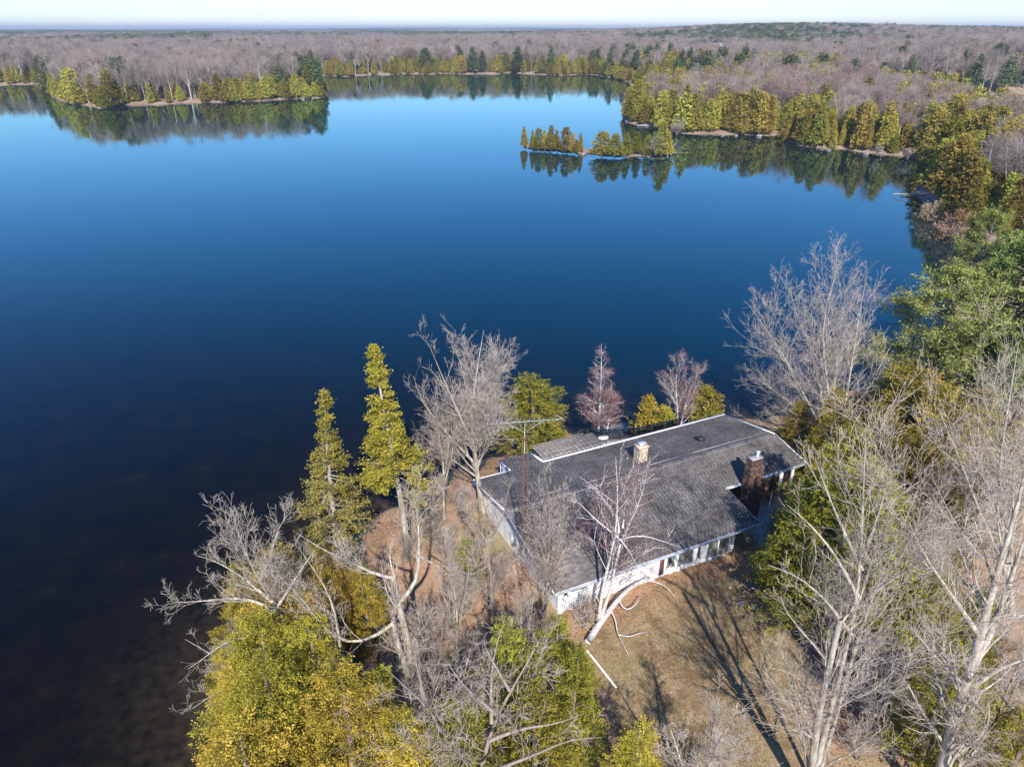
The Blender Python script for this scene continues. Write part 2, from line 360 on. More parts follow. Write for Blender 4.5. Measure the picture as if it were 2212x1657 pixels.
# water sheet
rr = [1, 8]+rings(14, 1300, .02)+rings(1300, 15000, .2)
fa2 = list(np.radians(np.arange(-44, 44.01, .5)))
P, F = polar(rr, fa2+ba)
_, dn, df, di = land(P)
me = np_mesh('lake', np.column_stack([P, np.zeros(len(P))]), F, [], True)
sh = np.exp(np.minimum(dn, 0)/3.2)*.9
sh = np.maximum(sh, np.exp(np.minimum(df, 0)/2.5)*.5); sh = np.maximum(sh, np.exp(np.minimum(di, 0)/1.2)*.25)
c = gp(1930, 640)
shoal = np.exp(-(((P[:, 0]-c[0])/9)**2+((P[:, 1]-c[1])/3.2)**2)**2)
deep = np.clip((P[:, 1]*.8-P[:, 0]*-.35-38)/55, 0, 1)
deep = deep*deep*(3-2*deep)
for nm, vv in (('shallow', sh), ('shoal', shoal), ('deep', deep)):
    a = me.attributes.new(nm, 'FLOAT', 'POINT'); a.data.foreach_set('value', vv.astype(np.float32))
def water_mat():
    m = bpy.data.materials.new('lake_water'); t = nodes(m); L = t.links.new
    tc = N(t, 'ShaderNodeTexCoord')
    def att(n):
        q = N(t, 'ShaderNodeAttribute', attribute_name=n); return q.outputs['Fac']
    def mix(f, a, b):
        x = N(t, 'ShaderNodeMix', data_type='RGBA'); L(f, x.inputs[0])
        for v, s in ((a, x.inputs[6]), (b, x.inputs[7])):
            if isinstance(v, tuple): s.default_value = col(v)
            else: L(v, s)
        return x.outputs[2]
    n = N(t, 'ShaderNodeTexNoise'); n.inputs['Scale'].default_value = .35; n.inputs['Detail'].default_value = 8; L(tc.outputs['Object'], n.inputs['Vector'])
    bed = ramp(t, [(.35, (.002, .003, .005)), (.62, (.005, .005, .005)), (.8, (.012, .01, .006))]); L(n.outputs[0], bed.inputs[0])
    c = mix(att('deep'), bed.outputs[0], (.0, .014, .024))
    n3 = N(t, 'ShaderNodeTexNoise'); n3.inputs['Scale'].default_value = 1.4; n3.inputs['Detail'].default_value = 6; L(tc.outputs['Object'], n3.inputs['Vector'])
    bs = ramp(t, [(.3, (.02, .015, .01)), (.7, (.09, .065, .04))]); L(n3.outputs[0], bs.inputs[0])
    c = mix(att('shallow'), c, bs.outputs[0])
    c = mix(att('shoal'), c, (.12, .1, .1))
    d = N(t, 'ShaderNodeBsdfDiffuse'); L(c, d.inputs[0])
    gl = N(t, 'ShaderNodeBsdfGlossy'); gl.inputs['Roughness'].default_value = .035; gl.inputs[0].default_value = (.8, 1, .97, 1)
    lwt = N(t, 'ShaderNodeLayerWeight'); lwt.inputs[0].default_value = .5; fr = N(t, 'ShaderNodeMath', operation='POWER'); L(lwt.outputs['Facing'], fr.inputs[0]); fr.inputs[1].default_value = 4.5
    n2 = N(t, 'ShaderNodeTexNoise'); n2.inputs['Scale'].default_value = .6; n2.inputs['Detail'].default_value = 3
    mp = N(t, 'ShaderNodeMapping'); mp.inputs['Scale'].default_value = (1, 1.8, 1); L(tc.outputs['Object'], mp.inputs[0]); L(mp.outputs[0], n2.inputs['Vector'])
    bp = N(t, 'ShaderNodeBump'); bp.inputs['Strength'].default_value = .12; bp.inputs['Distance'].default_value = .02; L(n2.outputs[0], bp.inputs['Height'])
    L(bp.outputs[0], gl.inputs['Normal'])
    mx = N(t, 'ShaderNodeMixShader'); L(fr.outputs[0], mx.inputs[0]); L(d.outputs[0], mx.inputs[1]); L(gl.outputs[0], mx.inputs[2])
    o = N(t, 'ShaderNodeOutputMaterial'); L(mx.outputs[0], o.inputs[0]); return m
me.materials.append(water_mat())
tag(link('lake', me), 'calm deep blue lake mirroring the far wooded shores', kind='structure')

# ================================================================== the cottage
ang = math.radians(25.2)
HO = np.array([3.14084, 36.72363, 2.0])
E1 = np.array([math.cos(ang), math.sin(ang), 0]); E2 = np.array([-math.sin(ang), math.cos(ang), 0])
house = empty('lake_cottage', HO, ang, 'long low white cottage with a grey shingle gable roof at the water', 'house')
def hw(x, y, z=0): return HO+E1*x+E2*y+np.array([0, 0, z])     # house local -> world (z local)
def piece_mesh(name, mat, jit=0, tint=.5):
    return MB().box(-.5, .5, -.5, .5, -.5, .5, tint).mesh(name, mat)
_cm = np.array([0, 0, HC])
def pieces(name, mat, parent, items, cap=300, stuff_name=None, to_world=None, rs=1):
    """items: list of (centre, sx, sy, sz, rotmatrix or None) in the thing's space; the nearest `cap` are single parts"""
    rg = random.Random(rs)
    tv = [0, .2, .4, .55, .7, .85, 1]
    ms = [piece_mesh(name, mat, tint=t) for t in tv]
    tw = to_world or (lambda c: hw(c[0], c[1], c[2]))
    order = sorted(range(len(items)), key=lambda i: float(np.linalg.norm(tw(items[i][0])-_cm)))
    for i in order[:cap]:
        c, sx, sy, sz, R = items[i]
        o = bpy.data.objects.new(name, ms[rg.randrange(7)]); C.objects.link(o); o.parent = parent
        Rm = Matrix(R).to_4x4() if R is not None else Matrix.Identity(4)
        o.matrix_local = Matrix.Translation(Vector(c)) @ Rm @ Matrix.Diagonal((sx, sy, sz, 1))
    rest = order[cap:]
    if rest:
        mb = MB()
        for i in rest:
            c, sx, sy, sz, R = items[i]
            V = np.array([(x, y, z) for z in (-.5, .5) for y in (-.5, .5) for x in (-.5, .5)])*(sx, sy, sz)
            if R is not None: V = V@np.array(R).T
            mb.add(V+np.array(c), [(0, 2, 3, 1), (4, 5, 7, 6), (0, 1, 5, 4), (2, 6, 7, 3), (0, 4, 6, 2), (1, 3, 7, 5)], rg.random())
        o = mb.build(stuff_name or name, mat, parent); o['kind'] = 'stuff'

YR, ZR, ZE = 7.3, 3.95, 2.42     # ridge y, ridge z, eave z at y=-.45 (local, ground = 0)
SL = (ZR-ZE)/(YR+.45)
def rz_(y): return ZR-SL*abs(y-YR)
# -- walls with openings, made of boxes, clad with upright boards
wall_f = MB(); wall_l = MB()
FOPEN = [(.35, .80, 1.25, 1.72), (.95, 2.3, 1.42, 1.72), (8.36, 8.84, .12, 1.72), (8.96, 9.76, .5, 1.72), (9.98, 11.44, .34, 1.72), (11.72, 12.14, .4, 1.72), (12.68, 14.82, .08, 1.8)]
XE = 15.3
def wall_boxes(mb, length, openings, top, fn, boards, bw=.3):
    xs = sorted(set([0, length]+[a for o in openings for a in o[:2]]))
    for a, b in zip(xs[:-1], xs[1:]):
        op = [o for o in openings if o[0] <= a+1e-6 and o[1] >= b-1e-6]
        segs = [(-.3, None)] if not op else [(-.3, op[0][2]), (op[0][3], None)]
        for z0, z1 in segs:
            n = max(1, int(round((b-a)/bw))); 
            for k in range(n):
                p0 = a+(b-a)*k/n; p1 = a+(b-a)*(k+1)/n; zt = top((p0+p1)/2) if z1 is None else z1
                if zt-z0 < .02: continue
                boards.append((p0, p1, z0, zt))
            zt = min(top(a), top(b)) if z1 is None else z1
            fn(mb, a, b, z0, zt)
bf = []; wall_boxes(wall_f, XE, FOPEN, lambda x: rz_(0)-.12, lambda m_, a, b, z0, z1: m_.box(a, b, .03, .2, z0, z1), bf)
wf = wall_f.build('wall', M['white'], house)
pieces('wall_board', M['white'], wf, [(((a+b)/2, .012, (z0+z1)/2), b-a-.018, .034, z1-z0, None) for a, b, z0, z1 in bf], rs=2)
LOPEN = [(5.45, 6.4, .45, 1.75), (6.5, 7.42, .45, 1.75)]
bl = []
wall_boxes(wall_l, 13.2, LOPEN, lambda y: rz_(y)-.12, lambda m_, a, b, z0, z1: None, bl)
for a, b, z0, z1 in bl: wall_l.box(.03, .2, a, b, z0, z1)
wlft = wall_l.build('wall', M['white'], house); wlft['label'] = 'white gable end wall facing the water tower side' if False else 'white board gable end wall'
pieces('wall_board', M['white'], wlft, [((.012, (a+b)/2, (z0+z1)/2), .034, b-a-.018, z1-z0, None) for a, b, z0, z1 in bl], rs=3)
# other walls
for b_, m_ in (((.03, 3.07, 13.2, 13.37, -.3, rz_(13.4)-.1), 'white'), ((2.9, 3.07, 13.37, 15.83, -.3, rz_(15.9)-.1), 'white'), ((2.9, 5.4, 15.83, 16.0, -.3, rz_(16)-.1), 'white'), ((5.23, 5.4, 13.4, 15.83, -.3, rz_(15.9)-.1), 'white'), ((5.4, 24.9, 13.2, 13.37, -.3, rz_(13.4)-.1), 'white'),
               ((24.75, 24.9, 4.6, 13.2, -.3, 2.6), 'white'), ((15.13, 15.3, .2, 4.4, -.3, 2.45), 'inwall'), ((15.3, 18.3, 4.4, 4.57, -.3, 2.9), 'inwall'), ((20.1, 22.6, 4.6, 4.75, -.3, 2.9), 'inwall')):
    MB().box(*b_).build('wall', M[m_], house)
# interior seen through the glass
mb = MB(); mb.box(.2, 15.1, .2, 13, -.02, .05); mb.build('floor', M['inside'], house)
MB().box(.2, 15.1, 5, 5.1, .05, 2.6).build('partition', M['inwall'], house); MB().box(11.55, 11.65, .2, 5, .05, 2.3).build('partition', M['inwall'], house)
# windows and door
def window(x0, x1, z0, z1, mull=(), name='window', side=False):
    f = MB(); e = .05
    def bx(a, b, c, d, y0, y1):
        if side: f.box(y0, y1, a, b, c, d)
        else: f.box(a, b, y0, y1, c, d)
    y0, y1 = -.035, .1
    bx(x0-.04, x0+e, z0-.04, z1+.04, y0, y1); bx(x1-e, x1+.04, z0-.04, z1+.04, y0, y1)
    bx(x0+e, x1-e, z0-.04, z0+e, y0, y1); bx(x0+e, x1-e, z1-e, z1+.04, y0, y1)
    for m_ in mull: bx(m_-.03, m_+.03, z0+e, z1-e, y0, y1)
    o = f.build(name, M['trim'], house)
    xs = [x0+e]+sum([[m_-.03, m_+.03] for m_ in mull], [])+[x1-e]
    for k in range(0, len(xs), 2):
        q = MB()
        if side: q.box(.04, .05, xs[k], xs[k+1], z0+e, z1-e)
        else: q.box(xs[k], xs[k+1], .04, .05, z0+e, z1-e)
        q.build('pane', M['glass'], o)
    return o
window(*FOPEN[0]); window(*FOPEN[1]); window(*FOPEN[3]); window(*FOPEN[4]); window(*FOPEN[5])
window(*FOPEN[6], mull=(13.75,), name='sliding_door')
window(*LOPEN[0], side=True); window(*LOPEN[1], side=True)
mb = MB(); mb.box(8.38, 8.82, .05, .1, .12, 1.7); d = mb.build('door', M['door'], house)
mb = MB(); mb.box(8.43, 8.47, -.0, .049, .85, .95); mb.build('handle', M['flash'], d)
# sills
mb = MB(); mb.box(12.62, 14.9, -.14, -.037, -.02, .06); mb.build('door_sill', M['deck'], house)
# -- roof
roof = MB()
def slab(x0, x1, y0, y1, th=.09):
    z0, z1 = rz_(y0), rz_(y1)
    V = [(x0, y0, z0), (x1, y0, z0), (x0, y1, z1), (x1, y1, z1)]
    V = [(x, y, z-th) for x, y, z in V]+V
    roof.add(V, [(0, 2, 3, 1), (4, 5, 7, 6), (0, 1, 5, 4), (2, 6, 7, 3), (0, 4, 6, 2), (1, 3, 7, 5)])
slab(-.55, 17.1, -.45, YR); slab(17.1, 25.6, 3.5, YR)
slab(-.55, 2.9, YR, 13.7); slab(2.9, 5.9, YR, 16.3); slab(5.9, 25.6, YR, 13.7)
rf = roof.build('roof', M['roofbase'], house)
items = []; rg = random.Random(5)
EX, TW = .165, .33
def course(x0, x1, y0, y1, sgn):
    s = math.atan(SL)*sgn; L_ = abs(y1-y0)/math.cos(s); n = int(L_/EX)
    Rm = np.array([[1, 0, 0], [0, math.cos(s), -math.sin(s)], [0, math.sin(s), math.cos(s)]])
    tilt = .035*(-sgn)
    R2 = Rm@np.array([[1, 0, 0], [0, math.cos(tilt), -math.sin(tilt)], [0, math.sin(tilt), math.cos(tilt)]])
    for k in range(n):
        y = y0+(k+.5)*(y1-y0)/n; off = rg.random()*TW
        x = x0-off
        while x < x1-.02:
            a, b = max(x, x0), min(x+TW, x1)
            if b-a > .05:
                items.append((((a+b)/2, y, rz_(y)+.008+rg.random()*.004), b-a-.012, abs(y1-y0)/n*1.12, .012, R2))
            x += TW
course(-.55, 17.1, -.45, YR-.05, 1); course(17.1, 25.6, 3.5, YR-.05, 1)
course(-.55, 2.9, YR+.05, 13.7, -1); course(2.9, 5.9, YR+.05, 16.3, -1); course(5.9, 25.6, YR+.05, 13.7, -1)
pieces('shingle', M['shingle'], rf, items, 300, 'shingles', rs=4)
# ridge, flashing strips
mb = MB(); mb.bar((-.6, YR-.16, rz_(YR-.16)+.05), (25.6, YR-.16, rz_(YR-.16)+.05), .035, .02)
for a, b in ((2.6, 5.2), (12.9, 15.8), (17.2, 25.6), (6.5, 10.5)):
    mb.bar((a, YR+.75, rz_(YR+.75)+.035), (b, YR+.75, rz_(YR+.75)+.035), .035, .02)
mb.build('ridge_flashing', M['flash'], rf)
items = [((x+.15, YR-.0, ZR+.03), .27, .34, .02, None) for x in np.arange(-.5, 25.3, .3)]
pieces('ridge_shingle', M['shingle'], rf, items, rs=6)
# fascia, gutters, rakes
def fascia(a, b, mat='trim', h=.2, t=.05, name='fascia'):
    mb = MB(); mb.bar(a, b, t, h); return mb.build(name, M[mat], rf)
fascia((-.6, -.5, ZE-.06), (17.1, -.5, ZE-.06), h=.17)
mb = MB(); mb.box(-.6, 17.15, -.66, -.53, ZE-.1, ZE+.01); mb.build('gutter', M['gutter'], rf)
fascia((17.1, 3.45, rz_(3.5)-.06), (25.6, 3.45, rz_(3.5)-.06), h=.17)
mb = MB(); mb.box(16.9, 25.7, 3.28, 3.42, rz_(3.5)-.1, rz_(3.5)+.01); mb.build('gutter', M['gutter'], rf)
fascia((-.6, -.45, ZE-.02), (-.6, YR, ZR-.02)); fascia((-.6, YR, ZR-.02), (-.6, 13.7, rz_(13.7)-.02)); fascia((2.86, 13.8, rz_(13.8)-.02), (2.86, 16.3, rz_(16.3)-.02)); fascia((-.6, 13.75, rz_(13.7)-.04), (2.8, 13.75, rz_(13.7)-.04))
fascia((17.13, -.45, ZE-.06), (17.13, 3.4, rz_(3.4)-.06), mat='gutter', h=.14)
fascia((25.65, 3.5, rz_(3.5)-.02), (25.65, YR, ZR-.02)); fascia((25.65, YR, ZR-.02), (25.65, 13.7, rz_(13.7)-.02))
mb = MB(); mb.bar((5.9, 13.77, rz_(13.7)+.01), (25.7, 13.77, rz_(13.7)+.01), .2, .14); mb.build('fascia', M['trim'], rf)
mb = MB(); mb.bar((5.97, 13.9, rz_(13.8)+.0), (5.97, 16.35, rz_(16.3)+.01), .2, .14); mb.build('fascia', M['trim'], rf)
# vents
def vent(x, y, s=.5, h=.3):
    z = rz_(y); v = MB(); v.box(x-s/2, x+s/2, y-s/2, y+s/2, z-.05, z+h*.6)
    v.box(x-s/2-.06, x+s/2+.06, y-s/2-.06, y+s/2+.06, z+h*.6, z+h)
    v.box(x-s*.3, x+s*.3, y-s*.3, y+s*.3, z+h, z+h+.05)
    v.build('roof_vent', M['dark'], rf)
vent(3.7, 8.75); vent(19.6, 9.9)
# chimneys of separate stones and bricks
def masonry(x0, x1, y0, y1, z0, z1, ch, bl_, th, rg, jit=0.0):
    out = []; nz = int((z1-z0)/ch)
    for k in range(nz):
        zc = z0+(k+.5)*(z1-z0)/nz
        for side in range(4):
            a, b = (x0, x1) if side % 2 == 0 else (y0, y1)
            p = a-(bl_*.5 if (k+side) % 2 else 0)
            while p < b-.01:
                ll = bl_*(1+rg.uniform(-jit, jit)); s, e = max(a, p), min(b, p+ll)
                if e-s > .04:
                    c = (s+e)/2; hgt = (z1-z0)/nz-.012; pr = rg.uniform(0, .012)
                    if side == 0: out.append(((c, y0-pr, zc), e-s-.012, th, hgt, None))
                    if side == 2: out.append(((c, y1+pr, zc), e-s-.012, th, hgt, None))
                    if side == 1: out.append(((x1+pr, c, zc), th, e-s-.012, hgt, None))
                    if side == 3: out.append(((x0-pr, c, zc), th, e-s-.012, hgt, None))
                p += ll
    return out
rg = random.Random(8)
mb = MB(); mb.box(12.42, 13.22, 8.95, 9.75, 3.0, 4.95); ch = mb.build('chimney', M['mortar'], house); ch['label'] = 'pale stone chimney near the ridge'
pieces('stone', M['stone'], ch, masonry(12.42, 13.22, 8.95, 9.75, 3.5, 4.95, .11, .34, .06, rg, .4), rs=9)
mb = MB(); mb.box(12.32, 13.32, 8.85, 9.85, 4.95, 5.06); mb.build('chimney_cap', M['stone'], ch)
mb = MB(); mb.box(12.62, 13.02, 9.15, 9.55, 5.06, 5.2); mb.bar((12.5, 9.35, 5.24), (13.14, 9.35, 5.3), .6, .03); mb.build('rain_cap', M['flash'], ch)
mb = MB(); mb.box(18.4, 19.95, 2.45, 3.2, -.2, 3.0); mb.box(18.4, 19.75, 2.45, 3.2, 3.0, 5.1); mb.box(18.45, 19.45, 2.5, 3.15, 5.1, 5.9)
ch = mb.build('chimney', M['mortar'], house); ch['label'] = 'tall dark brick chimney rising past the porch eave'
it = masonry(18.45, 19.45, 2.5, 3.15, 5.1, 5.9, .085, .24, .05, rg)+masonry(18.4, 19.75, 2.45, 3.2, 3.0, 5.1, .085, .24, .05, rg)+masonry(18.4, 19.95, 2.45, 3.2, -.2, 3.0, .085, .24, .05, rg)
pieces('brick', M['brick'], ch, it, 300, 'bricks', rs=10)
mb = MB(); mb.box(18.4, 19.5, 2.45, 3.2, 5.91, 5.98); mb.build('chimney_cap', M['concrete'], ch)
mb = MB(); mb.tube([(19.2, 2.85, 5.98), (19.2, 2.85, 6.3)], .1, 12); mb.tube([(19.2, 2.85, 6.36), (19.2, 2.85, 6.42)], .17, 12); mb.build('flue_pipe', M['flash'], ch)
# porch: brick column, white post, concrete patio
mb = MB(); mb.box(22.6, 23.05, 3.7, 4.15, -.1, 2.9); cl = mb.build('column', M['mortar'], house)
pieces('brick', M['brick'], cl, masonry(22.6, 23.05, 3.7, 4.15, 0, 2.9, .085, .22, .05, rg), rs=11)
mb = MB(); mb.box(24.4, 24.6, 3.6, 3.8, -.1, rz_(3.7)-.1); mb.build('post', M['trim'], house)
mb = MB(); mb.tube([(22.3, 3.4, 2.9), (22.3, 3.5, .15), (22.0, 3.2, .05)], .05, 8); mb.build('downspout', M['trim'], house)
mb = MB(); mb.prism([(15.4, -.6), (21.5, -.8), (24.8, 1.5), (24.8, 4.5), (15.4, 4.3)], -.25, .06); o = mb.build('patio', M['concrete'], house)
# -- pergola on the lake side
pg = empty('pergola', hw(6.1, 13.95), ang, 'weathered grey timber pergola behind the roof notch', 'pergola')
px0, px1, py0, py1, pz = .15, 5.9, .12, 2.35, 2.62
for k in range(8):
    y = py0+(py1-py0)*k/7; mb = MB(); mb.box(px0-.15, px1+.25, y-.03, y+.03, pz+.1, pz+.22, random.random()); mb.build('slat', M['oldwood'], pg)
for k in range(14):
    x = px0+(px1-px0)*k/13; mb = MB(); mb.box(x-.03, x+.03, py0-.05, py1+.15, pz-.03, pz+.098, random.random()); mb.build('joist', M['oldwood'], pg)
for x in (px0+.2, px1-.2):
    for y in (py0+.2, py1-.15):
        mb = MB(); mb.box(x-.07, x+.07, y-.07, y+.07, -1.2, pz-.032); mb.build('post', M['oldwood'], pg)
# -- upper deck with dark glass-less railing
dk = empty('lakeside_deck', hw(5.5, 13.6), ang, 'pale wooden deck behind the cottage with a black railing', 'deck')
RL = [(5.5, 2.75), (6.3, 2.6), (7.6, 1.88), (9.0, 1.28), (10.4, .92), (12.1, .75), (13.6, .7), (15.1, .66)]
DZ = 2.2
def yt(x):
    for (a, b), (c_, d_) in zip(RL[:-1], RL[1:]):
        if a <= x <= c_: return b+(d_-b)*(x-a)/(c_-a)+.06
    return 2
for k in range(64):
    x = 5.8+k*.145
    mb = MB(); mb.box(x-.066, x+.066, -.1, yt(x), DZ-.04, DZ, random.random()); mb.build('deck_board', M['deck'], dk)
for y in (.1, .5):
    mb = MB(); mb.box(5.75, 15.0, y, y+.1, DZ-.25, DZ-.045); mb.build('beam', M['oldwood'], dk)
for x in (6, 8.5, 11, 14):
    mb = MB(); mb.box(x-.08, x+.08, .42, .58, -1.5, DZ-.255); mb.build('post', M['oldwood'], dk)
for a, b in RL:
    mb = MB(); mb.box(a-.04, a+.04, b-.035, b+.035, DZ-.3, DZ+1.0); mb.build('railing_post', M['dark'], dk)
for (a, b), (c_, d_) in zip(RL[:-1], RL[1:]):
    mb = MB(); mb.bar((a, b, DZ+1.03), (c_, d_, DZ+1.03), .07, .05); o = mb.build('top_rail', M['dark'], dk)
    mb = MB(); mb.bar((a, b, DZ+.1), (c_, d_, DZ+.1), .05, .05); mb.build('bottom_rail', M['dark'], dk)
    q = MB(); q.bar((a, b, DZ+.56), (c_, d_, DZ+.56), .012, .86); q.build('glass_panel', M['smoke'], o)
# patio table on deck
tb = empty('patio_table', hw(12.6, 14.75, 2.2), ang, 'small white topped table on the pale deck beside the pergola', 'table')
mb = MB(); mb.prism([(.5*math.cos(a_*math.pi/8), .4*math.sin(a_*math.pi/8)) for a_ in range(16)], .7, .74); mb.build('tabletop', M['trim'], tb)
for sx, sy in ((-1, -1), (-1, 1), (1, -1), (1, 1)):
    mb = MB(); mb.bar((sx*.28, sy*.2, 0), (sx*.22, sy*.16, .698), .04); mb.build('leg', M['dark'], tb)
# -- lower grey dock at the water
dc = empty('lake_dock', hw(14.2, 19.2, -1.4), ang, 'low grey plank dock on the water behind the deck railing', 'dock')
for k in range(38):
    x = k*.16; mb = MB(); mb.box(x, x+.145, 0, 3.4-.25*math.sin(k*.07), 0, .05); mb.build('plank', M['greydeck'], dc)
for k, y in enumerate((.3, 1.7, 3.0)):
    mb = MB(); mb.box(0, 7.0, y-.06, y+.06, -.18, -.003); mb.build('beam', M['oldwood'], dc)
for x, y in ((.4, .3), (.4, 3.0), (3.5, 3.0), (6.6, .3), (6.6, 3.0)):
    mb = MB(); mb.tube([(x, y, -1.8), (x, y, -.182)], .08, 8); mb.build('pile', M['oldwood'], dc)
# narrow ramp seen left of the pergola
rp = empty('stone_steps', hw(8.2, 17.6, -1.5), ang, 'pale grey steps running down to the lake beside the round cedar', 'steps')
for k in range(9):
    mb = MB(); mb.box(-.6, .6, k*.42, k*.42+.4, .85-k*.16, 1.0-k*.16); mb.build('step', M['concrete'], rp)

# -- lattice tower with TV aerial
tw = empty('antenna_tower', (.79, 38.28, 2.0), .3, 'rusty lattice antenna tower standing by the cottage gable end', 'antenna tower')
TH = 13.2
legs = [(.24*math.cos(a_), .24*math.sin(a_)) for a_ in (0, 2.094, 4.189)]
for lx, ly in legs:
    mb = MB(); mb.tube([(lx, ly, 0), (lx, ly, TH-1.4), (lx*.25, ly*.25, TH)], .021, 6); mb.build('leg', M['rust'], tw)
for f in range(3):
    (ax, ay), (bx_, by_) = legs[f], legs[(f+1) % 3]
    nb = 26
    for k in range(nb):
        z0 = .2+k*(TH-1.8)/nb; z1 = .2+(k+1)*(TH-1.8)/nb
        p, q = ((ax, ay), (bx_, by_)) if k % 2 else ((bx_, by_), (ax, ay))
        mb = MB(); mb.bar((p[0], p[1], z0), (q[0], q[1], z1), .013); mb.build('brace', M['rust'], tw)
        if k % 2 == 0:
            mb = MB(); mb.bar((ax, ay, z1), (bx_, by_, z1), .012); mb.build('rung', M['rust'], tw)
mb = MB(); mb.tube([(0, 0, TH-1.2), (0, 0, TH+.95)], .022, 8); mb.build('mast', M['alu'], tw)
mb = MB(); mb.box(-.12, .12, -.12, .12, TH-.2, TH+.05); mb.build('rotator', M['rust'], tw)
an = MB(); bd = np.array([math.cos(-.3+.0), math.sin(-.3+.0), 0]); bn = np.array([-bd[1], bd[0], 0]); zb = TH+1.0
A = -bd*2.35+np.array([0, 0, zb-.12]); B = bd*2.35+np.array([0, 0, zb+.28]); an.bar(A, B, .03)
bo = an.build('boom', M['alu'], tw)
for k in range(15):
    f = k/14; c_ = A+(B-A)*f*.86; l = 1.35*(1-f)+.35; 
    mb = MB(); sw = bd*.25*l*.5
    mb.bar(c_, c_+bn*l*.6+sw+np.array([0, 0, .05]), .016); mb.bar(c_, c_-bn*l*.6+sw+np.array([0, 0, -.05]), .016); mb.build('element', M['alu'], bo)
mb = MB()
for s in (-1, 1): mb.bar((0, 0, TH+.3), bd*s*1.15+np.array([0, 0, zb+.06+.1*s]), .018)
mb.build('boom_brace', M['alu'], tw)
mb = MB(); e_ = B
for s in (-1, 1): mb.bar(e_, e_-bd*.45+bn*s*.35+np.array([0, 0, .12]), .03)
mb.build('reflector', M['alu'], bo)
# ================================================================== vegetation
def nrm(a): return a/(np.linalg.norm(a, axis=-1, keepdims=True)+1e-9)
def smooth_path(p, K):
    p = np.asarray(p, float); n = len(p)
    d = np.r_[0, np.cumsum(np.linalg.norm(np.diff(p, axis=0), axis=1))]; s = np.linspace(0, d[-1], K)
    q = np.stack([np.interp(s, d, p[:, i]) for i in range(3)], 1)
    for _ in range(2): q[1:-1] = .25*q[:-2]+.5*q[1:-1]+.25*q[2:]
    return q
def spawn(P, R, M_, rg, tr=(.25, 1), ang=(35, 60), frac=(.35, .6), K=5, up=.12, jit=.16, rk=.55, tip=.35, lmax=None, lmin=.15, rmin=.004, lt=(1.15, .65)):
    N_, K0, _ = P.shape
    ln = np.linalg.norm(np.diff(P, axis=1), axis=2).sum(1)
    idx = rg.choice(N_, M_, p=ln/ln.sum()); t = rg.uniform(tr[0], tr[1], M_)
    f = t*(K0-1); i = np.minimum(f.astype(int), K0-2); w_ = (f-i)[:, None]
    base = P[idx, i]*(1-w_)+P[idx, i+1]*w_; T = nrm(P[idx, i+1]-P[idx, i])
    r = (R[idx, i]*(1-w_[:, 0])+R[idx, i+1]*w_[:, 0])
    a = nrm(np.cross(T, rg.normal(size=(M_, 3)))); an = np.radians(rg.uniform(ang[0], ang[1], M_))[:, None]
    D = nrm(T*np.cos(an)+a*np.sin(an))
    L = ln[idx]*rg.uniform(frac[0], frac[1], M_)*(lt[0]-lt[1]*t)
    if lmax: L = np.minimum(L, lmax*rg.uniform(.7, 1, M_))
    L = np.maximum(L, lmin)
    out = np.empty((M_, K, 3)); out[:, 0] = base; st = (L/(K-1))[:, None]; p = base
    upv = np.array([0, 0, 1.])
    for k in range(1, K):
        D = nrm(D+upv*up+rg.normal(size=(M_, 3))*jit); p = p+D*st; out[:, k] = p
    r0 = np.maximum(r*rk*rg.uniform(.75, 1, M_), rmin); r1 = np.maximum(r0*tip, rmin*.8)
    rad = r0[:, None]+(r1-r0)[:, None]*np.linspace(0, 1, K)[None]
    return out, rad
def merge(parts):
    V = []; F = []; n = 0
    for v, f in parts: V.append(v); F.append(f+n); n += len(v)
    return np.concatenate(V), np.concatenate(F)
def limbs_arrays(paths, radii, K):
    P = np.stack([smooth_path(p, K) for p in paths])
    R = np.stack([np.interp(np.linspace(0, 1, K), np.linspace(0, 1, len(r)), r) for r in radii])
    return P, R

def bare_meshes(name, trunkP, trunkR, rg, n1, n2, n3, n4=0, bark='bark', twig='twig', o1={}, o2={}, o3={}, o4={}, S=(9, 5, 3)):
    """trunk + limbs -> three meshes"""
    A, RA = spawn(trunkP, trunkR, n1, rg, **{**dict(tr=(.18, .97), ang=(22, 50), frac=(.24, .44), K=7, up=.13, jit=.12, rk=.42, tip=.2), **o1})
    B, RB = spawn(A, RA, n2, rg, **{**dict(tr=(.2, 1), ang=(25, 50), frac=(.32, .55), K=5, up=.08, jit=.14, rk=.55, rmin=.009, lmin=.5, tip=.2), **o2})
    Cc, RC = spawn(B, RB, n3, rg, **{**dict(tr=(.15, 1), ang=(25, 55), frac=(.35, .65), K=4, up=.05, jit=.16, rk=.65, lmin=.3, rmin=.008), **o3})
    tm = np_mesh('trunk', *tubes(trunkP, trunkR, S[0]), M[bark], True)
    bm_ = np_mesh('branches', *merge([tubes(A, RA, S[1]), tubes(B, RB, 4)]), M[bark], True)
    pr = [tubes(Cc, RC, S[2])]
    if n4:
        D_, RD = spawn(Cc, RC, n4, rg, **{**dict(tr=(.1, 1), ang=(25, 50), frac=(.4, .8), K=3, up=.04, jit=.15, rk=.7, lmin=.2, rmin=.0065), **o4})
        pr.append(tubes(D_, RD, 3))
    tw_ = np_mesh('twigs', *merge(pr), M[twig], True)
    return tm, bm_, tw_
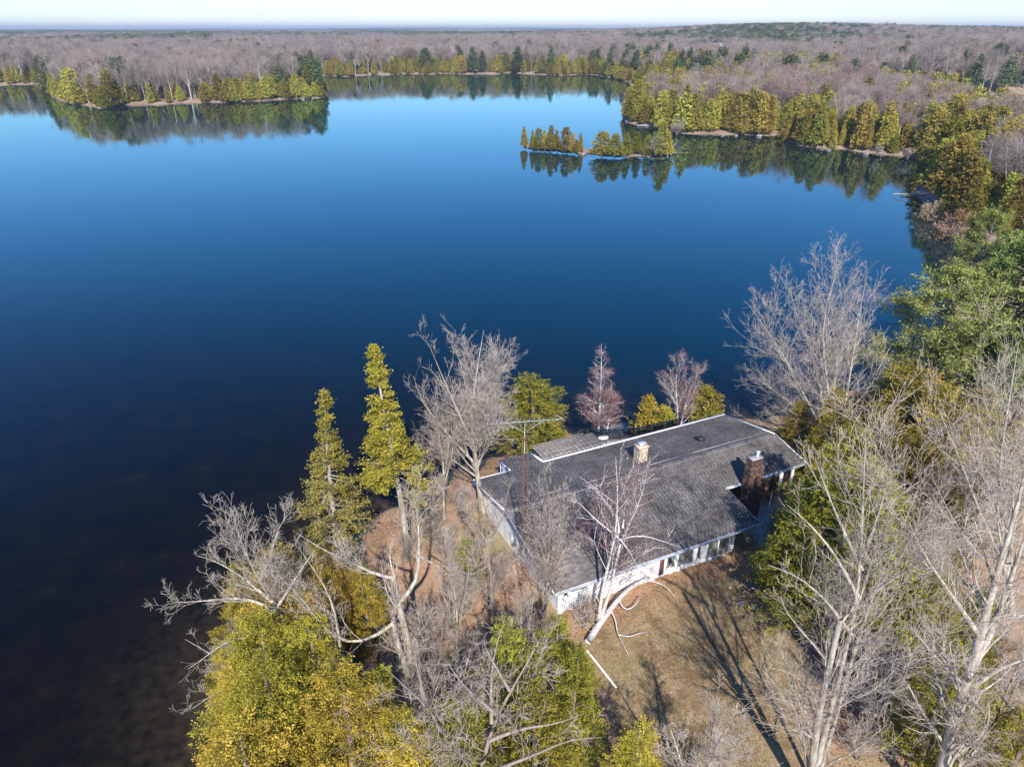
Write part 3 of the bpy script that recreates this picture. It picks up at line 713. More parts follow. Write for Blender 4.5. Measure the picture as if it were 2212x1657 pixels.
def hero(name, label, cat, base, limbs, seed, n=(40, 420, 2600, 6000), bark='bark', twig='twig', group=None, o1={}, o2={}, o3={}, o4={}, zb=None, dens=1.0):
    """limbs: list of (pixel path, r0, r1, dy-list or float) placed at the foot's distance"""
    b = gp(base[0], base[1], zb if zb is not None else 2.0); zz = gz(b[0], b[1]); b = gp(base[0], base[1], zz)
    n = (n[0], int(n[1]*.85), int(n[2]*.52*dens), int(n[3]*.45*dens))
    rg = np.random.default_rng(seed); paths = []; radii = []
    for px, r0, r1, dy in limbs:
        m = len(px); dys = np.linspace(0, dy, m) if not hasattr(dy, '__len__') else np.interp(np.linspace(0, 1, m), np.linspace(0, 1, len(dy)), dy)
        pts = [atY(u, v, b[1]+d_)-b for (u, v), d_ in zip(px, dys)]
        paths.append(pts); radii.append([r0, (r0+r1)/2, r1] if r1 > .09 else [r0, r0*.62, r0*.3, .009])
    P, R = limbs_arrays(paths, radii, 10)
    for i, (px, *_) in enumerate(limbs):
        if tuple(px[0]) == tuple(base): P[i, 0, 2] = -.25
    T_ = bare_meshes(name, P, R, rg, *n, bark=bark, twig=twig, o1=o1, o2=o2, o3=o3, o4=o4)
    e = empty(name, b, 0, label, cat, group)
    for m_ in T_: link(m_.name.split('.')[0], m_, e)
    return e

# ---------- foliage
def leaf_quads(C_, rg, size, flat=.5, asp=.55, up=0.0):
    n = len(C_); u = rg.normal(size=(n, 3)); u[:, 2] *= flat; u = nrm(u); v = nrm(np.cross(u, rg.normal(size=(n, 3))+np.array([0, 0, up])))
    s = (size*rg.uniform(.6, 1.25, n))[:, None]
    V = np.stack([C_-u*s*.5, C_+v*s*asp*.5, C_+u*s*.6, C_-v*s*asp*.5], 1).reshape(-1, 3)
    F = np.arange(n*4).reshape(-1, 4); return V, F
def crown_mesh(name, mat, rg, H, W, clumps, per, size, base=.08, pw=.8, lobes=.22, cs=.3, inner=.45, flat=.5, asp=.6):
    """dense conifer crown made of leaf sprays in clumps"""
    t = rg.uniform(0, 1, clumps*3); prof = np.power(np.clip(1-t, 0, 1), pw)*np.minimum(1, (t+.04)/.14)
    keep = rg.uniform(0, 1, len(t)) < (prof+.06); t = t[keep][:clumps]; prof = prof[keep][:clumps]
    az = rg.uniform(0, 2*math.pi, len(t)); ph = rg.uniform(0, 6, 4)
    lob = 1+lobes*(np.sin(3*az+ph[0]+t*5)+.7*np.sin(5*az+ph[1]-t*9)+.6*np.sin(2*az+ph[2]+t*17))/1.5
    rad = W*.5*prof*lob*(inner+(1-inner)*np.sqrt(rg.uniform(0, 1, len(t)))); z = H*(base+(1-base)*t)
    C0 = np.stack([rad*np.cos(az), rad*np.sin(az), z-rad*.12], 1)
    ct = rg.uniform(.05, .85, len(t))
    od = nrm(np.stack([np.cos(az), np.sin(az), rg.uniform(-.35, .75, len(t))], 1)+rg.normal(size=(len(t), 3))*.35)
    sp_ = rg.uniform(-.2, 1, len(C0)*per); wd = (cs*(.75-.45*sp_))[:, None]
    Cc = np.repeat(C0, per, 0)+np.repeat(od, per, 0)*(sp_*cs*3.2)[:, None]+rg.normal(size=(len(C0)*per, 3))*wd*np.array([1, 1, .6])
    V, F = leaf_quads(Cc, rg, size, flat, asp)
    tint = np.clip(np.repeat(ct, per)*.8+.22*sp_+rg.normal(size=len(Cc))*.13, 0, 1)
    return np_mesh(name, V, F, mat, False, np.repeat(tint, 4))
def branchy_conifer(name, rg, H, W, nb, nsub, per, size, mat, bark='barkdark', base=.12, pw=.7, cs=.22, up=.02, jit=.08, brk=.045, shape=None, asp=.6, dropb=(60, 95), rtr=.17, lean=(0, 0), flat=.4):
    """conifer with a visible trunk, boughs and sprays carried along them"""
    K = 10; zz = np.linspace(0, 1, K)
    tp = np.stack([lean[0]*zz**1.3+.05*np.sin(zz*7), lean[1]*zz**1.3, H*zz-.2*(zz == 0)], 1)[None]; tr_ = (rtr*(1-zz)**.8+.015)[None]
    t = base+(1-base)*(rg.uniform(0, 1, nb)**.9); az = rg.uniform(0, 2*math.pi, nb)
    L = W*.5*np.power(1-t, pw)*rg.uniform(.55, 1.15, nb)+.12
    if shape is not None: L = L*np.interp(t, *shape)
    bs = np.stack([np.interp(t, zz, tp[0, :, i]) for i in range(3)], 1)
    el = np.radians(90-rg.uniform(dropb[0], dropb[1], nb))
    D = np.stack([np.cos(az)*np.cos(el), np.sin(az)*np.cos(el), np.sin(el)], 1)
    P = np.empty((nb, 6, 3)); P[:, 0] = bs; p = bs
    for k in range(1, 6): D = nrm(D+np.array([0, 0, up])+rg.normal(size=(nb, 3))*jit); p = p+D*(L/5)[:, None]; P[:, k] = p
    R = (brk*(1-t)**.5+.008)[:, None]*np.linspace(1, .3, 6)[None]
    S_, RS = spawn(P, R, nsub, rg, tr=(.3, 1), ang=(25, 60), frac=(.25, .5), K=4, up=.03, jit=.12, rk=.6)
    # sprays follow boughs' outer parts
    q = rg.integers(0, nsub, nsub*per//2); f = rg.uniform(.2, 1, len(q))*3; i = np.minimum(f.astype(int), 2); w_ = (f-i)[:, None]
    C1 = S_[q, i]*(1-w_)+S_[q, i+1]*w_
    q2 = rg.integers(0, nb, nb*per*2); f = rg.uniform(.45, 1, len(q2))*5; i = np.minimum(f.astype(int), 4); w_ = (f-i)[:, None]
    C2 = P[q2, i]*(1-w_)+P[q2, i+1]*w_
    ct = rg.uniform(.2, .8, nb); tint = np.clip(np.r_[rg.uniform(.15, .85, nsub)[q], ct[q2]]+rg.normal(size=len(q)+len(q2))*.15, 0, 1)
    Cc = np.r_[C1, C2]; Cc = Cc+rg.normal(size=Cc.shape)*np.array([cs, cs, cs*.55])
    V, F = leaf_quads(Cc, rg, size, flat, asp)
    return (np_mesh('trunk', *tubes(tp, tr_, 8), M[bark], True), np_mesh('branches', *merge([tubes(P, R, 4), tubes(S_, RS, 3)]), M[bark], True),
            np_mesh('foliage', V, F, M[mat], False, np.repeat(tint, 4)))
def trunk_mesh(H, r, rg, bark='barkdark', S=7, top=.95):
    zz = np.linspace(0, 1, 8); P = np.stack([.1*np.sin(zz*5+rg.uniform(0, 6)), .1*np.sin(zz*4+rg.uniform(0, 6)), zz*H*top-.25*(zz == 0)], 1)[None]
    return np_mesh('trunk', *tubes(P, (r*(1-zz)**.7+.02)[None], S), M[bark], True)

def tree_of(name, meshes, loc, rz, sc, label, cat, group=None):
    e = empty(name, loc, rz, label, cat, group, sc)
    for m_ in meshes: link(m_.name.split('.')[0], m_, e)
    return e
NR = np.random.default_rng
def dense_set(mat, seed, n=4, clumps=850, per=46, size=.115, W=.56, **kw):
    out = []
    for i in range(n):
        rg = NR(seed+i); m_ = crown_mesh('crown', M[mat], rg, 10, 10*W*(.85+.1*i), clumps, per, size, cs=.19, lobes=.42, inner=.35, **kw)
        out.append((trunk_mesh(10, .2, rg), m_))
    return out
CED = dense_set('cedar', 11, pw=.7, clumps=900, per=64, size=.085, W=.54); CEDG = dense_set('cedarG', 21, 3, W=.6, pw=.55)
def cedar(u, v, vt, kind, k, label, wk=1.0, z=None, group=None, name='cedar_tree'):
    b = gp(u, v, 2.0 if z is None else z); zz = gz(b[0], b[1]); b = gp(u, v, zz); h = top_h(u, v, vt, zz)
    s = h/10; e = tree_of(name, kind[k % len(kind)], (b[0], b[1], zz), k*1.7, (s*wk, s*wk, s), label, 'cedar tree', group); return e

# ---- cedar thicket at the left foreground
for u, v, vt, k, wk, lab in [
    (640, 1470, 1177, 0, 1.02, 'yellow cedar at the water edge, leftmost tall one under the bare overhanging limbs'),
    (735, 1420, 1182, 1, 0.94, 'cedar at the foot of the left tall conifer, half hidden by bare limbs'),
    (800, 1400, 1217, 2, 0.90, 'dense cedar beside the forked grey trunk'),
    (610, 1600, 1322, 3, 1.11, 'golden cedar in the middle of the left shore thicket'),
    (705, 1600, 1332, 0, 1.15, 'broad golden cedar left of the forked grey trunk'),
    (640, 1780, 1432, 1, 1.11, 'bright yellow cedar low on the left shore'),
    (560, 1640, 1422, 2, 0.98, 'outermost low yellow cedar by the dark water'),
    (600, 1900, 1562, 2, 1.23, 'bright yellow cedar at the very bottom of the left thicket'),
    (780, 1780, 1442, 3, 1.11, 'cedar behind the mossy horizontal oak limbs'),
    (560, 1420, 1212, 1, 0.98, 'yellow cedar furthest out over the dark water, under the fan of bare limbs'),
    (690, 1380, 1187, 3, 0.98, 'cedar right at the foot of the thin layered conifer'),
    (520, 1540, 1382, 0, 1.07, 'low yellow cedar on the outer edge of the left shore'),
    (840, 1690, 1442, 0, 0.90, 'golden cedar at the base of the mossy bottom oak'),
    (880, 1800, 1532, 1, 0.98, 'cedar under the oak crown at the bottom')]:
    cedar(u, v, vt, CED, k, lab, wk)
for u, v, vt, k, wk, lab in [
    (1000, 1760, 1500, 0, .9, 'green cedar between the two bare oaks at the bottom'),
    (1100, 1620, 1350, 1, .8, 'green cedar left of the cottage front corner'),
    (1195, 1560, 1335, 2, .85, 'green cedar right in front of the cottage corner'),
    (1235, 1650, 1400, 0, .75, 'dark green cedar bordering the lawn on its left'),
    (1150, 1800, 1490, 1, .85, 'green cedar behind the long horizontal limb at the bottom'),
    (1010, 1265, 1165, 2, 1.1, 'small round bright green bush cedar left of the gable wall'),
    (1148, 968, 815, 1, 1.75, 'broad bright green cedar behind the antenna, on the lake side')]:
    cedar(u, v, vt, CEDG, k, lab, wk)
cedar(1360, 1790, 1560, CED, 2, 'yellow cedar at the bottom edge of the lawn', .9)
# right-hand group
CEDB = dense_set('cedarB', 31, 3, clumps=700, per=44, W=.5)
for u, v, vt, k, wk, lab in [
    (1705, 1010, 865, 0, 1.38, 'cedar behind the far right corner of the roof'),
    (1765, 1060, 845, 1, 1.12, 'bronze cedar under the grey fan shaped bare tree'),
    (1860, 1060, 875, 2, 1.69, 'bronze cedar right of the fan shaped bare tree'),
    (1915, 1010, 785, 0, 1.69, 'tallest golden cedar below the white pines'),
    (1980, 1060, 835, 1, 1.69, 'golden cedar right of the tallest one below the pines'),
    (2040, 1110, 885, 2, 1.12, 'shaded bronze cedar behind the grey maple crowns'),
    (1930, 1180, 945, 1, 1.51, 'bronze cedar in the middle of the right thicket'),
    (1845, 1200, 985, 0, 1.00, 'bronze cedar right of the porch, behind the bare crown'),
    (1895, 955, 790, 2, 1.5, 'golden cedar directly below the leftmost big pine'),
    (1965, 985, 805, 1, 1.5, 'golden cedar between the small pine and the thicket'),
    (1840, 960, 850, 0, 1.4, 'golden cedar at the foot of the fan shaped bare tree, right side'),
    (2050, 1190, 1000, 1, 1.3, 'bronze cedar glimpsed between the two right maple crowns'),
    (1820, 1100, 915, 0, 1.38, 'bronze cedar between the porch and the fan shaped tree'),
    (1990, 1170, 975, 1, 1.38, 'bronze cedar low in the gap between the right crowns'),
    (2080, 1000, 835, 0, 1.50, 'yellow cedar under the big pines near the right edge'),
    (2150, 1080, 915, 2, 1.38, 'yellow cedar behind the wide maple at the right edge'),
    (1900, 1260, 1065, 0, 1.25, 'bronze cedar hidden behind the triple trunked maple crown'),
    (2000, 1290, 1075, 2, 1.00, 'olive cedar between the two grey maple crowns')]:
    cedar(u, v, vt, CEDB, k, lab, wk)
for u, v, vt, k, wk, lab in [
    (1725, 1310, 1005, 0, 1.15, 'dark green cedar crowding the concrete patio'),
    (1800, 1350, 1010, 1, 1.15, 'dark green cedar right of the patio behind bare branches'),
    (1775, 1235, 925, 2, .95, 'tall dark cedar shading the porch and the brick chimney'),
    (1985, 1640, 1405, 2, 1.12, 'bright green cedar between the three trunks and the forked trunk'),
    (1975, 1440, 1235, 0, 0.88, 'narrow green cedar behind the grey crowns on the right'),
    (2060, 1460, 1275, 1, 0.88, 'narrow cedar left of the big forked trunk'),
    (2150, 1740, 1545, 2, 1.12, 'low green cedar right of the big forked trunk'),
    (1890, 1390, 1185, 1, 0.94, 'olive cedar hidden behind the triple trunk crown')]:
    cedar(u, v, vt, CEDG, k, lab, wk)
# open, layered conifers by the water
def open_conifer(u, v, ut, vt, seed, label, **kw):
    b = gp(u, v, 1.5); zz = gz(b[0], b[1]); b = gp(u, v, zz); t = atY(ut, vt, b[1]); H = t[2]-zz
    ms = branchy_conifer('c', NR(seed), H, kw.pop('W', 5.5), lean=(t[0]-b[0], 0), **kw)
    return tree_of('conifer_tree', ms, b, 0, 1, label, 'conifer')
open_conifer(880, 1190, 805, 750, 51, 'tall pointed conifer with bare lower trunk, right one of two over the water', W=5.6, nb=150, nsub=1100, per=26, size=.17, mat='cedar', bark='bark', base=.36, pw=.75, cs=.15, up=.02, brk=.04, rtr=.24, dropb=(70, 105), shape=([.3, .45, .6, .8, 1], [1.3, 1.25, 1.05, .8, 1]))
open_conifer(728, 1205, 700, 843, 52, 'thin layered conifer with drooping grey dead boughs, left one of two over the water', W=5.6, nb=170, nsub=1300, per=15, size=.16, mat='cedarB', bark='bark', base=.12, pw=.8, cs=.15, up=-.02, jit=.1, brk=.04, rtr=.24, dropb=(75, 110), shape=([.1, .35, .5, .8, 1], [1.0, 1.2, 1.0, .75, .9]))
open_conifer(1400, 955, 1402, 857, 53, 'small golden cedar behind the deck railing', W=3.6, nb=90, nsub=500, per=14, size=.2, mat='cedar', bark='bark', base=.1, pw=.7, cs=.16, rtr=.1)
open_conifer(1440, 950, 1437, 880, 56, 'short golden cedar right beside the small one behind the deck railing', W=3.0, nb=70, nsub=350, per=14, size=.2, mat='cedar', bark='bark', base=.1, pw=.6, cs=.16, rtr=.08)
open_conifer(1520, 925, 1527, 840, 54, 'olive cedar behind the white birch, near the roof top edge', W=4.6, nb=100, nsub=600, per=16, size=.22, mat='cedarB', bark='bark', base=.05, pw=.45, cs=.2, rtr=.1)
# white pines on the right
pk = dict(nb=120, nsub=2000, per=32, size=.3, mat='pine', base=.12, pw=.48, cs=.22, up=.07, jit=.1, brk=.07, rtr=.3, dropb=(62, 92), asp=.34, flat=.8)
PN = [branchy_conifer('p', NR(61), 18, 19, **pk), branchy_conifer('p', NR(62), 18, 16, **pk), branchy_conifer('p', NR(63), 18, 19, **pk)]
for u, v, vt, k, wk, lab in [
    (1995, 885, 585, 0, 1.12, 'white pine reaching furthest out over the lake, leftmost of the big pines'),
    (2130, 885, 505, 1, 1.0, 'big white pine second from the left on the right shore'),
    (2220, 900, 560, 2, 1.05, 'big white pine at the right edge above the grey maple'),
    (2190, 730, 470, 0, .9, 'white pine further back at the right edge'),
    (2105, 790, 560, 2, .8, 'lower white pine between the two biggest pines'),
    (2240, 820, 520, 1, 1.0, 'big white pine cut by the right edge, behind the others'),
    (2170, 960, 700, 0, .9, 'lower white pine in front of the big ones at the right edge'),
    (2080, 700, 450, 1, .8, 'slender white pine at the back of the pine group'),
    (1985, 900, 740, 1, .8, 'small white pine under the leftmost big pine')]:
    b = gp(u, v, 1.8); zz = max(gz(b[0], b[1]), .3); b = gp(u, v, zz); h = top_h(u, v, vt, zz); s = h/18
    tree_of('pine_tree', PN[k], b, k*2.1+u, (s*wk*1.05, s*wk*1.05, s), lab, 'pine tree')

# ---- bare hero trees
hero('maple_tree', 'tall bare grey tree rising left of the cottage gable end', 'bare tree', (1042, 1105), [
    ([(1042, 1105), (1028, 1000), (1015, 900), (1030, 800), (1045, 712)], .26, .05, -1),
    ([(1022, 960), (985, 880), (950, 800), (925, 740)], .14, .035, -2), ([(1025, 1000), (960, 930), (905, 860), (893, 812)], .12, .03, 1.5),
    ([(1020, 940), (1060, 850), (1090, 780), (1122, 765)], .12, .03, 2), ([(1018, 900), (1000, 800), (975, 725)], .1, .03, 2),
    ([(1030, 1030), (960, 980), (900, 930)], .09, .03, -1.5), ([(1026, 1010), (1075, 930), (1100, 860)], .09, .03, -2)], 71, dens=1.25, n=(95, 800, 4500, 7500))
hero('maple_tree', 'large fan shaped bare tree of many pale stems right of the roof', 'bare tree', (1805, 985), [
    ([(1805, 985), (1790, 850), (1770, 700), (1800, 600), (1820, 552)], .2, .04, -1), ([(1805, 985), (1740, 860), (1690, 760), (1640, 690), (1615, 655)], .17, .03, -2),
    ([(1805, 985), (1720, 880), (1660, 830), (1615, 810)], .14, .03, 1), ([(1805, 985), (1830, 850), (1850, 720), (1860, 650), (1872, 600)], .17, .03, 1.5),
    ([(1805, 985), (1860, 880), (1895, 800), (1925, 745)], .15, .03, 2), ([(1805, 985), (1880, 900), (1940, 860), (1975, 835)], .12, .03, -1),
    ([(1805, 985), (1730, 930), (1665, 925), (1615, 905)], .12, .03, -2), ([(1780, 880), (1760, 780), (1720, 680), (1705, 620)], .12, .03, 3), ([(1800, 850), (1815, 740), (1760, 640), (1770, 590)], .1, .03, 1)], 72, dens=1.25, n=(130, 1100, 5200, 9000))
hero('maple_tree', 'tall triple trunked grey maple at the right edge of the lawn, one trunk snapped off', 'bare tree', (1745, 1740), [
    ([(1745, 1740), (1765, 1550), (1795, 1420), (1815, 1335)], .21, .12, -.9),
    ([(1745, 1740), (1785, 1560), (1830, 1400), (1860, 1280), (1865, 1150), (1860, 1030), (1870, 940)], .21, .03, 0),
    ([(1745, 1740), (1800, 1580), (1830, 1450), (1880, 1290), (1930, 1180), (1975, 1080), (2005, 1010)], .15, .03, [.9, 1.5]),
    ([(1840, 1370), (1780, 1290), (1720, 1240), (1660, 1220)], .1, .03, -2), ([(1855, 1290), (1800, 1190), (1740, 1120), (1700, 1090)], .11, .03, 1),
    ([(1768, 1570), (1765, 1500), (1710, 1450), (1660, 1440)], .08, .025, -1.5), ([(1862, 1230), (1810, 1120), (1770, 1020), (1760, 985)], .1, .03, 2),
    ([(1875, 1290), (1940, 1240), (1985, 1220), (2010, 1190)], .08, .025, -2), ([(1865, 1200), (1905, 1090), (1920, 1010)], .1, .03, -1), ([(1835, 1400), (1890, 1380), (1960, 1400)], .07, .02, -2)], 73, dens=.75, n=(90, 800, 5500, 10000))
hero('maple_tree', 'thick forked grey maple trunk at the lower right corner', 'bare tree', (2010, 1760), [
    ([(2010, 1760), (2050, 1600), (2085, 1480), (2118, 1375)], .33, .2, 0), ([(2112, 1390), (2140, 1290), (2170, 1180), (2200, 1090), (2225, 980), (2230, 880)], .2, .04, -.5),
    ([(2095, 1450), (2160, 1330), (2190, 1220), (2240, 1100), (2300, 1000)], .19, .04, 1.5), ([(2115, 1372), (2060, 1290), (2020, 1235), (1990, 1190), (1960, 1120)], .13, .03, -1),
    ([(2085, 1480), (2040, 1440), (1990, 1380), (1955, 1340)], .09, .03, 1), ([(2105, 1480), (2160, 1440), (2225, 1420), (2300, 1380)], .12, .04, -1), ([(2130, 1330), (2090, 1230), (2060, 1150)], .1, .03, 2)], 74, n=(90, 700, 4200, 6500))
hero('maple_tree', 'wide bare tree with dense pale branches below the pines at the right edge', 'bare tree', (2190, 1330), [
    ([(2190, 1330), (2165, 1180), (2150, 1050), (2170, 920), (2190, 810), (2200, 740)], .24, .04, 0), ([(2175, 1240), (2110, 1090), (2065, 970), (2025, 880)], .15, .03, -2),
    ([(2175, 1240), (2200, 1080), (2240, 920), (2250, 850)], .16, .03, 2), ([(2160, 1110), (2100, 970), (2085, 860)], .11, .03, 2), ([(2180, 1260), (2095, 1180), (2040, 1090), (2010, 1020)], .11, .03, 1), ([(2160, 1150), (2190, 1000), (2140, 880)], .1, .03, -2)], 75, dens=.75, n=(100, 800, 5000, 8500))
hero('maple_tree', 'old pollarded grey trunk pair in the leaf strewn clearing left of the cottage', 'bare tree', (905, 1520), [
    ([(905, 1520), (885, 1400), (862, 1310), (850, 1245)], .27, .15, 0), ([(850, 1248), (800, 1238), (760, 1212), (700, 1190), (640, 1150)], .11, .025, [0, -1.5]),
    ([(862, 1300), (898, 1275), (908, 1210), (902, 1120), (905, 1040)], .14, .03, [0, 1.5]), ([(905, 1520), (875, 1440), (852, 1370), (850, 1335)], .24, .15, -.8),
    ([(850, 1345), (800, 1390), (740, 1395), (690, 1345), (640, 1275), (600, 1240)], .11, .025, [-.8, -2.5]), ([(735, 1395), (720, 1300), (680, 1230), (650, 1190)], .09, .025, [-1.5, -1]),
    ([(905, 1200), (960, 1230), (990, 1260)], .07, .02, 2), ([(855, 1260), (840, 1200), (850, 1150)], .08, .02, 1)], 76, n=(75, 600, 3200, 4500))
hero('maple_tree', 'spreading bare tree leaning out over the dark water at the left', 'bare tree', (700, 1510), [
    ([(700, 1510), (655, 1410), (619, 1346), (590, 1300), (555, 1250), (520, 1180), (508, 1130)], .15, .02, [0, .5]), ([(600, 1320), (540, 1290), (480, 1292), (420, 1300), (372, 1300)], .11, .02, [0, 1.5]),
    ([(595, 1305), (530, 1250), (470, 1212), (428, 1200)], .1, .02, [0, 2]), ([(640, 1385), (560, 1370), (490, 1380), (430, 1430), (405, 1445)], .11, .02, -1),
    ([(650, 1405), (570, 1440), (500, 1480), (445, 1505), (415, 1530)], .1, .02, -2), ([(560, 1258), (588, 1190), (603, 1130), (628, 1105)], .09, .02, 1.5), ([(600, 1310), (650, 1230), (692, 1170)], .09, .02, 2),
    ([(520, 1480), (470, 1420), (400, 1380)], .06, .02, 1)], 77, dens=.8, n=(90, 700, 4200, 7000))
hero('oak_tree', 'mossy bare oak at the bottom, its crown over the cedar thicket', 'bare tree', (985, 1760), [
    ([(985, 1760), (967, 1628), (946, 1542), (900, 1500), (855, 1470), (830, 1440)], .2, .03, [0, -1]), ([(950, 1550), (990, 1500), (1010, 1430), (1018, 1395)], .1, .03, 1),
    ([(965, 1600), (890, 1580), (800, 1590), (740, 1570)], .09, .02, -1.5), ([(970, 1650), (900, 1628), (825, 1600), (760, 1640)], .09, .02, -2.5), ([(920, 1515), (900, 1440), (890, 1380)], .08, .03, 1), ([(800, 1590), (770, 1530), (750, 1500)], .06, .02, -1)], 78, n=(60, 420, 2200, 2600), o1=dict(up=.02, jit=.3, ang=(35, 75)), o2=dict(jit=.28), bark='barkdark')
hero('oak_tree', 'bare oak with one long horizontal limb reaching towards the lawn', 'bare tree', (1010, 1800), [
    ([(1010, 1800), (1050, 1610), (1070, 1540), (1110, 1480), (1155, 1410), (1172, 1370)], .2, .03, [0, 1]), ([(1030, 1690), (1090, 1650), (1150, 1635), (1200, 1607), (1250, 1588), (1300, 1592)], .11, .025, [-2, -3]),
    ([(1062, 1560), (1060, 1450), (1080, 1360), (1092, 1330)], .1, .03, 1), ([(1055, 1600), (1130, 1570), (1200, 1565), (1260, 1540)], .1, .03, [-1, -1.5]), ([(1100, 1490), (1060, 1420), (1040, 1380)], .08, .03, 0), ([(1070, 1540), (1000, 1480), (960, 1420)], .1, .03, -1)], 79, bark='barkdark', n=(60, 420, 2200, 2600), o1=dict(up=.02, jit=.3, ang=(35, 75)), o2=dict(jit=.28))
BO = dict(twig='twigred', bark='birch')
hero('birch_tree', 'white birch with many upright stems in front of the cottage', 'birch tree', (1292, 1345), [
    ([(1292, 1345), (1302, 1255), (1328, 1178), (1336, 1100), (1333, 1020), (1330, 985)], .15, .03, 0), ([(1292, 1345), (1322, 1274), (1337, 1160), (1347, 1140), (1381, 1110), (1390, 1060), (1398, 1018)], .15, .03, [0, 1]),
    ([(1337, 1150), (1335, 1113), (1300, 1075), (1277, 1046)], .08, .025, 1.5), ([(1335, 1160), (1290, 1125), (1260, 1095), (1237, 1073)], .08, .02, -1),
    ([(1337, 1165), (1351, 1160), (1394, 1155), (1441, 1172), (1470, 1181)], .07, .02, -1.5), ([(1340, 1165), (1360, 1190), (1372, 1215), (1384, 1232)], .06, .04, -1), ([(1345, 1140), (1352, 1080), (1375, 1020)], .06, .02, 2)], 80, dens=.7, n=(50, 400, 3600, 7000), o2=dict(up=.02), o3=dict(up=-.08), o4=dict(up=-.12, lmin=.25), **BO)
hero('birch_tree', 'slender white birch with a drooping reddish crown behind the deck', 'birch tree', (1291, 978), [
    ([(1291, 978), (1294, 900), (1299, 820), (1299, 742)], .16, .02, 0), ([(1291, 978), (1312, 940), (1318, 880), (1320, 820)], .11, .02, .6)], 81, n=(110, 1000, 6000, 9000), o1=dict(tr=(.26, .98), ang=(50, 75), frac=(.2, .3), up=.08, lt=(1.2, 1.12)), o2=dict(lmin=.25), o3=dict(up=-.15), o4=dict(up=-.25, lmin=.3), **BO)
hero('birch_tree', 'small white birch with a wide reddish crown above the roof edge', 'birch tree', (1463, 945), [
    ([(1463, 945), (1464, 880), (1458, 820), (1466, 785)], .13, .02, 0), ([(1463, 945), (1480, 880), (1495, 830), (1510, 800)], .1, .02, 1), ([(1464, 880), (1440, 835), (1420, 815)], .06, .02, -1)], 82, n=(60, 600, 3800, 5500), o3=dict(up=-.04), **BO)
hero('small_tree', 'thin brown multi stemmed tree at the cottage front corner', 'bare tree', (1172, 1352), [
    ([(1172, 1352), (1185, 1230), (1188, 1130), (1183, 1050)], .09, .02, 0), ([(1172, 1352), (1192, 1240), (1212, 1150), (1222, 1085)], .08, .02, .4), ([(1185, 1240), (1160, 1160), (1150, 1090)], .06, .02, -.5)], 83, n=(75, 500, 2500, 3000), bark='barkdark', o1=dict(up=.35, ang=(20, 40)))
hero('small_tree', 'gnarled grey tree standing between clearing and gable wall', 'bare tree', (1062, 1372), [
    ([(1062, 1372), (1063, 1260), (1052, 1180), (1050, 1110)], .15, .04, 0), ([(1058, 1220), (1010, 1245), (960, 1250)], .07, .03, -.8), ([(1055, 1180), (1090, 1110), (1100, 1040)], .07, .02, .8), ([(1052, 1170), (1010, 1110), (1000, 1050)], .07, .02, .5), ([(1062, 1300), (1040, 1340), (985, 1330)], .06, .02, -1)], 84, n=(60, 420, 2200, 2600), bark='barkdark')

# generic bare trees
def generic_bare(seed, H, n, bark='bark', twig='twig', spread=1, r=.2, forks=3):
    rg = NR(seed); paths = [[(0, 0, -.3), (.1, 0, H*.25), (rg.uniform(-.4, .4), rg.uniform(-.4, .4), H*.55), (rg.uniform(-.8, .8), rg.uniform(-.8, .8), H*.95)]]; radii = [[r, r*.6, .03]]
    for k in range(forks):
        a_ = k*2*math.pi/forks+rg.uniform(-.5, .5); z0 = H*rg.uniform(.2, .4); rr_ = H*.24*spread*rg.uniform(.7, 1.2)
        paths.append([(0.05, 0, z0), (rr_*.5*math.cos(a_), rr_*.5*math.sin(a_), z0+H*.22), (rr_*math.cos(a_), rr_*math.sin(a_), H*rg.uniform(.75, .95))]); radii.append([r*.55, r*.3, .025])
    P, R = limbs_arrays(paths, radii, 9); return bare_meshes('b', P, R, rg, *n, bark=bark, twig=twig)
GB = [generic_bare(91, 12, (60, 420, 2200, 2500)), generic_bare(92, 12, (60, 420, 2200, 2500), spread=1.3, forks=4), generic_bare(93, 12, (60, 420, 2200, 2500), 'barkdark', forks=2)]
SHB = []
for i in range(3):
    rg = NR(101+i); paths = []; radii = []
    for k in range(9):
        a_ = rg.uniform(0, 6.28); r_ = rg.uniform(.4, 1.5); paths.append([(0, 0, -.1), (r_*.4*math.cos(a_), r_*.4*math.sin(a_), 1.2), (r_*math.cos(a_), r_*math.sin(a_), rg.uniform(2.4, 3.6))]); radii.append([.035, .02, .012])
    P, R = limbs_arrays(paths, radii, 6); SHB.append(bare_meshes('s', P, R, rg, 60, 300, 900, 0, 'barkdark', 'twig', S=(5, 3, 3)))
def put_bare(u, v, vt, k, wk, lab, kind=GB, H0=12, name='bare_tree', cat='bare tree', group=None):
    b = gp(u, v, 2); zz = gz(b[0], b[1]); b = gp(u, v, zz); s = top_h(u, v, vt, zz)/H0
    return tree_of(name, kind[k % len(kind)], b, k*1.3+u, (s*wk, s*wk, s), lab, cat, group)
